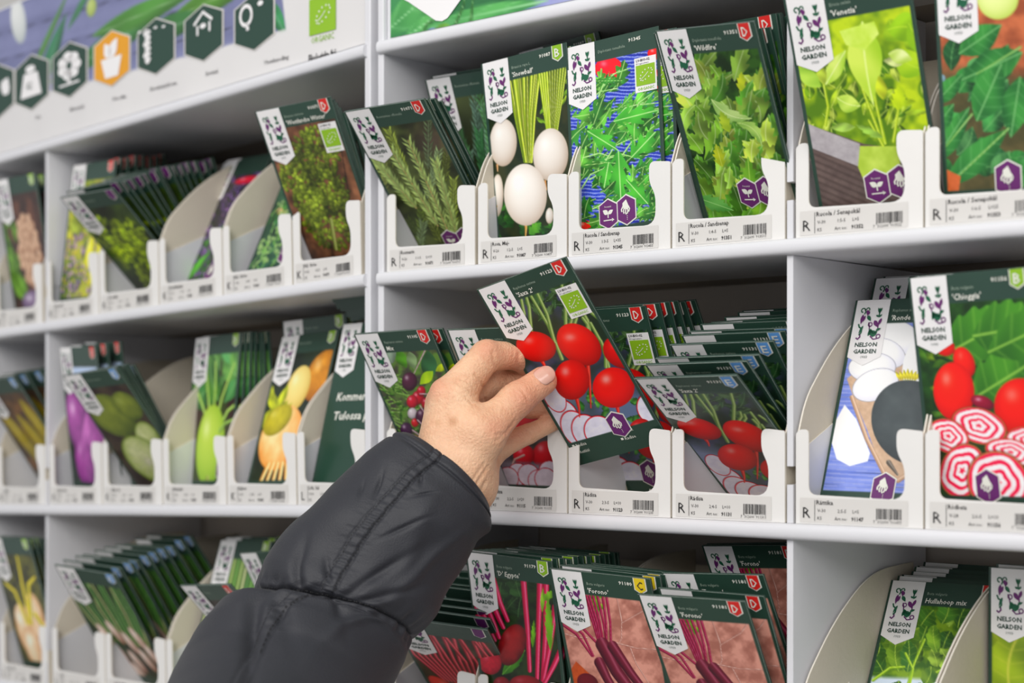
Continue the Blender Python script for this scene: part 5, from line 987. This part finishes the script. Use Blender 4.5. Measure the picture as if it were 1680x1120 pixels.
def crease(pts, depth, wid, zmin=None):
    global disp
    d = np.full(len(V), 1e9)
    for (x0, y0), (x1, y1) in zip(pts[:-1], pts[1:]):
        ex, ey = x1-x0, y1-y0; t = np.clip(((px-x0)*ex+(py-y0)*ey)/(ex*ex+ey*ey+1e-9), 0, 1); d = np.minimum(d, np.hypot(px-x0-t*ex, py-y0-t*ey))
    m = facing*(V[:, 1] < (zmin or 9))
    disp += m*(-depth*np.exp(-(d/wid)**2)+depth*.18*np.exp(-((d-wid*2.2)/(wid*1.2))**2))
Q = lambda *a: [(690+x/4, 540+y/4) for x, y in a]          # points read off a close-up
for pts in (((475, 150), (480, 200), (498, 245)), ((648, 160), (642, 200), (650, 250))): crease(Q(*pts), .0007, 3.0)
for pts, dp in ((((360, 300), (400, 340), (420, 400), (425, 460)), .0011), (((620, 392), (650, 440), (668, 455)), .0006), (((640, 380), (672, 420), (700, 440)), .0005), (((612, 412), (640, 470)), .0005), (((660, 380), (700, 470)), .0004), (((690, 460), (720, 480)), .0004),
        (((500, 690), (560, 680), (590, 640), (620, 600)), .0009), (((490, 730), (545, 700)), .0006), (((530, 760), (560, 720)), .0005), (((240, 320), (300, 340), (350, 385)), .0006), (((230, 350), (300, 385), (360, 430)), .0006), (((200, 380), (280, 430), (340, 490)), .0005),
        (((330, 480), (400, 470), (440, 460)), .0006), (((180, 420), (240, 470), (300, 500)), .0004), (((330, 1080), (400, 960), (440, 900)), .0010), (((300, 1060), (370, 950), (420, 880)), .0008), (((380, 1100), (425, 1000)), .0008), (((700, 650), (740, 690)), .0004), (((600, 740), (610, 780)), .0004), (((520, 330), (540, 380)), .0005), (((560, 330), (585, 380)), .0004)):
    crease(Q(*pts), dp, 2.2)
# bony bumps: index knuckle, thumb joint; tendon lines over the back of the hand
def bump(x, y, r, hgt):
    global disp
    disp += facing*hgt*np.exp(-((px-x)**2+(py-y)**2)/r**2)
bump(716, 632, 14, .0012); bump(856, 650, 16, .0008); bump(803, 562, 12, .0006); bump(762, 640, 16, .0008); bump(775, 625, 9, .0007); bump(780, 700, 30, .0010)
V = V+Nn*disp[:, None]
# skin colour: its own blotches, redder joints and finger pads, the brown spot on the back of the hand
base = np.array([224., 177., 142.]); rgb = np.tile(base, (len(V), 1)); nz_ = np.array([noise.noise(Vector(v)*70) for v in V]); nz2 = np.array([noise.noise(Vector(v)*260) for v in V])
rgb += nz_[:, None]*np.array([8, 14, 14])+nz2[:, None]*np.array([5, 9, 9])
def tint(x, y, r, c, a, soft=1.):
    w = np.clip(a*np.exp(-(((px-x)**2+(py-y)**2)/r**2)**soft), 0, 1)[:, None]*facing[:, None]; rgb[:] = rgb*(1-w)+np.array(c)*w
for x, y, r in ((893, 625, 22), (850, 600, 26), (905, 680, 26), (800, 570, 20), (870, 672, 26), (812, 700, 20), (716, 632, 22), (856, 648, 24), (850, 712, 26)): tint(x, y, r, (214, 142, 114), .5)
tint(743, 692, 8, (176, 122, 82), .75, 2); tint(719, 693, 5, (196, 146, 104), .5); tint(735, 682, 6, (200, 150, 112), .4); tint(748, 705, 20, (222, 172, 136), .5); tint(760, 740, 50, (230, 188, 156), .4)
V4 = np.c_[V, np.ones(len(V))] @ np.array(pinv).T
me = bpy.data.meshes.new('left_hand'); me.from_pydata(V4[:, :3].tolist(), [], Fq.tolist()); me.polygons.foreach_set('use_smooth', [True]*len(me.polygons))
ca = me.color_attributes.new('art', 'FLOAT_COLOR', 'POINT'); cc = np.ones((len(V), 4), np.float32); cc[:, :3] = lin(np.clip(rgb, 0, 255)); ca.data.foreach_set('color', cc.ravel()); me.update()
hand = link('left_hand', me, person, [M_SKIN]); tag(hand, 'left hand with pale skin and a brown spot')
def nail():
    a, b = at(846, 657, 1.286), at(891, 624, 1.298); ax = nrm(b-a); c = a+(b-a)*.98
    view = nrm(c-np.array([0, 0, CAMZ])); up = -view+ax*(view@ax); up = nrm(up+np.array([.05, 0, .42])); up = nrm(up-ax*(up@ax)); side = np.cross(ax, up)
    VV, FF = [], []; n1, n2 = 18, 18; R = .0113
    for i in range(n1+1):
        for j in range(n2+1):
            u = i/n1*2-1; v = j/n2*2-1; e = .0080; wv = min(1, math.sqrt(max(0, 1-max(0, abs(v)-.35)**2/.48)))
            th = u*.70*wv; rad = R+.0004-.0012*(max(0, abs(u)-.8))-.0006*max(0, -v-.7)-.0014*max(0, v-.2)
            VV.append(c+side*math.sin(th)*rad+up*(math.cos(th)*rad)+ax*(v*e)); 
    for i in range(n1):
        for j in range(n2): q = i*(n2+1)+j; FF.append((q, q+n2+1, q+n2+2, q+1))
    VV = np.c_[np.array(VV), np.ones(len(VV))] @ np.array(pinv).T
    m_ = mesh_from('thumbnail', VV[:, :3], FF, smooth=True); o = link('thumbnail', m_, hand, [M_NAIL])
    md = o.modifiers.new('thickness', 'SOLIDIFY'); md.thickness = .0006; tag(o, 'short pink thumbnail')
nail()

# ------------------------------------------------------------------ quilted sleeve
ST = [((652, 714), (803, 846), 1.272), ((650, 713), (805, 850), 1.271), ((600, 742), (801, 868), 1.268), ((538, 801), (784, 894), 1.264), ((485, 855), (748, 946), 1.260), ((436, 918), (712, 1004), 1.254), ((423, 954), (686, 1040), 1.250), ((417, 968), (677, 1052), 1.248), ((410, 984), (668, 1066), 1.246), ((360, 1008), (655, 1090), 1.236), ((318, 1050), (640, 1122), 1.222), ((286, 1112), (612, 1180), 1.196), ((250, 1180), (580, 1260), 1.15), ((170, 1300), (520, 1420), 1.06), ((90, 1440), (480, 1600), .96)]
TS = [0, .03, .12, .25, .38, .50, .57, .60, .63, .70, .76, .83, .90, .96, 1.0]; SEAM_T = .60
def sleeve():
    NT, NA = 420, 300; Lp = np.array([at(*l, Y) for l, r, Y in ST]); Rp = np.array([at(*r, Y) for l, r, Y in ST]); ts = np.array(TS)
    t = np.linspace(0, 1, NT)
    def ip(P):
        s_ = np.stack([np.interp(t, ts, P[:, i]) for i in range(3)], 1); k = np.hanning(15); k /= k.sum(); pad = np.pad(s_, ((7, 7), (0, 0)), 'edge'); return np.stack([np.convolve(pad[:, i], k, 'valid') for i in range(3)], 1)
    L_, R_ = ip(Lp), ip(Rp); C = (L_+R_)/2; H = (R_-L_)/2; r = np.linalg.norm(H, axis=1, keepdims=True); h = H/r
    ax = np.gradient(C, axis=0); ax = np.stack([np.convolve(np.pad(ax[:, i], 40, 'edge'), np.ones(81)/81, 'valid') for i in range(3)], 1); ax /= np.linalg.norm(ax, axis=1, keepdims=True); dn = np.cross(ax, h); dn /= np.linalg.norm(dn, axis=1, keepdims=True)
    if dn[NT//2, 1] > 0: dn = -dn                      # toward the camera
    th = np.linspace(0, 2*math.pi, NA, endpoint=False); T, A_ = np.meshgrid(t, th, indexing='ij')
    depth = np.interp(t, [0, .05, .3, .6, 1], [.80, .84, .86, .86, .86])[:, None]
    f = -np.cos(A_)                                    # -1 left edge .. 1 right edge
    front = np.clip(np.sin(A_), 0, 1)
    fs = np.interp(T, [0, .2, .4, .57, .63, .75, 1], [-.34, -.26, -.2, -.12, -.12, -.2, -.2])   # lengthwise seam
    ds = (f-fs); D_ = np.zeros_like(T)
    g = lambda x, w_: np.exp(-(x/w_)**2)
    fr = (np.sin(A_) > 0)
    D_ -= fr*(.0022*g(ds-.085, .014)+.0016*g(ds+.075, .012)); D_ += fr*(.0008+.00035*np.sin(T*260+2*np.sin(T*41)))*np.clip(1-(ds/.075)**4, 0, 1); D_ -= fr*.0028*g(ds, .24)
    ph = np.sin(T*150+2*np.sin(T*37))+.5*np.sin(T*330+1); D_ += fr*ph*.00014*(g(ds-.15, .06)+g(ds+.14, .06))
    seam = SEAM_T-.045*np.sin((f+1)*1.2)*0+.0*T; sd = T-(SEAM_T-.01*f-.012*np.sin(f*3))
    D_ -= (.0036-.0020*np.clip((f+.1)*2, 0, 1))*g(sd, .013)+.0030*g(sd, .004); D_ += .002*g(sd+.07, .05)+.003*g(sd-.07, .05)
    ph2 = np.sin(A_*17+1.3*np.sin(A_*5))+.6*np.sin(A_*31+2); D_ += ph2*.0010*(g(sd-.03, .03)+g(sd+.03, .03))
    for (t0, f0, ang, ln, wd_, am) in ((.52, -.55, .5, .30, .05, -.004), (.50, -.25, .8, .16, .03, -.003), (.47, .25, -.5, .34, .06, -.0035), (.40, .62, -.25, .5, .07, .003), (.52, .45, -.9, .3, .05, -.003), (.68, .2, .8, .3, .05, -.004), (.70, -.5, .5, .4, .07, -.005), (.76, -.2, .9, .35, .06, -.004), (.73, .5, -.4, .3, .06, .003), (.20, -.5, .6, .14, .02, -.0026), (.23, -.62, .7, .10, .018, -.002), (.12, -.15, .9, .08, .02, -.0025), (.16, .05, -.8, .12, .02, -.002), (.30, .15, -.6, .2, .03, -.0022), (.84, -.3, .6, .5, .06, -.005), (.35, .4, .3, .4, .1, .002), (.24, .2, .2, .3, .1, .002)):
        dt, df = (T-t0)*3.2, f-f0; u = dt*math.cos(ang)+df*math.sin(ang); v = -dt*math.sin(ang)+df*math.cos(ang); D_ += fr*am*g(u, ln)*g(v, wd_)*np.clip(front*3, 0, 1)
    D_ += .0012*np.sin(T*18+A_*2)+.0009*np.sin(T*31-A_*3+1)
    D_[:, :] += 0; D_ -= .002*g(T-.045, .006)
    P = C[:, None]+(-np.cos(A_))[..., None]*h[:, None]*(r[:, None]+D_[..., None])+np.sin(A_)[..., None]*dn[:, None]*(r[:, None]*depth[..., None]+D_[..., None])
    # cuff: bulge outward at the middle of its rim, then turn inward
    rows = [P[i] for i in range(NT)]
    c0 = P[0].mean(0); inn = [c0+(P[0]-c0)*k-ax[0]*(-s_) for k, s_ in ((.985, -.0015), (.95, .0), (.93, .006), (.92, .02), (.90, .05))]
    rows = [x+ax[0]*0 for x in inn[::-1]]+rows; A2 = np.array(rows); n_ = A2.shape[0]
    VV = A2.reshape(-1, 3); VV = np.c_[VV, np.ones(len(VV))] @ np.array(pinv).T
    i = np.arange((n_-1)*NA); a, b = i//NA, i % NA; b2 = (b+1) % NA; FF = np.stack([a*NA+b, a*NA+b2, (a+1)*NA+b2, (a+1)*NA+b], 1)
    me = mesh_from('jacket_sleeve', VV[:, :3], FF.tolist(), smooth=True); o = link('jacket_sleeve', me, person, [M_SLEEVE]); tag(o, 'quilted charcoal jacket sleeve with stitched seams')
    # stitches along both sides of the lengthwise seam and the cross seam
    def onsurf(tt, ff):
        i_ = min(NT-1, int(tt*(NT-1))); aa = math.acos(-max(-1, min(1, ff))); j = int(aa/(2*math.pi)*NA) % NA; return P[i_, j], ax[i_]
    b = Box()
    def stitch(p, q, e):
        c = (p+q)/2; d = nrm(q-p); view = nrm(np.array([0, 0, CAMZ])-c); s_ = np.cross(d, view); L = np.linalg.norm(q-p)*.62
        r_ = bmesh.ops.create_cube(b.bm, size=1)
        for v in r_['verts']: v.co = Vector(c+view*(.0001+.0005*v.co.z)+d*L*v.co.x+s_*e*v.co.y)
    for off in (-.062, .072):
        tt = .04
        while tt < .86:
            fs0 = float(np.interp(tt, [0, .2, .4, .57, .63, .75, 1], [-.34, -.26, -.2, -.12, -.12, -.2, -.2])); p, _ = onsurf(tt, fs0+off); q, _ = onsurf(tt+.008, fs0+off)
            if abs(tt-SEAM_T) > .02: stitch(p, q, .0009)
            tt += .0105
    ff = -.9
    while ff < .93:
        t0 = SEAM_T-.01*ff-.012*math.sin(ff*3)-.006; p, _ = onsurf(t0, ff); q, _ = onsurf(t0-.0005, ff+.02); stitch(p, q, .0009); ff += .03
    me2 = b.mesh('stitching'); me2.transform(pinv); so = link('stitching', me2, o, [M_SEAM])
sleeve()
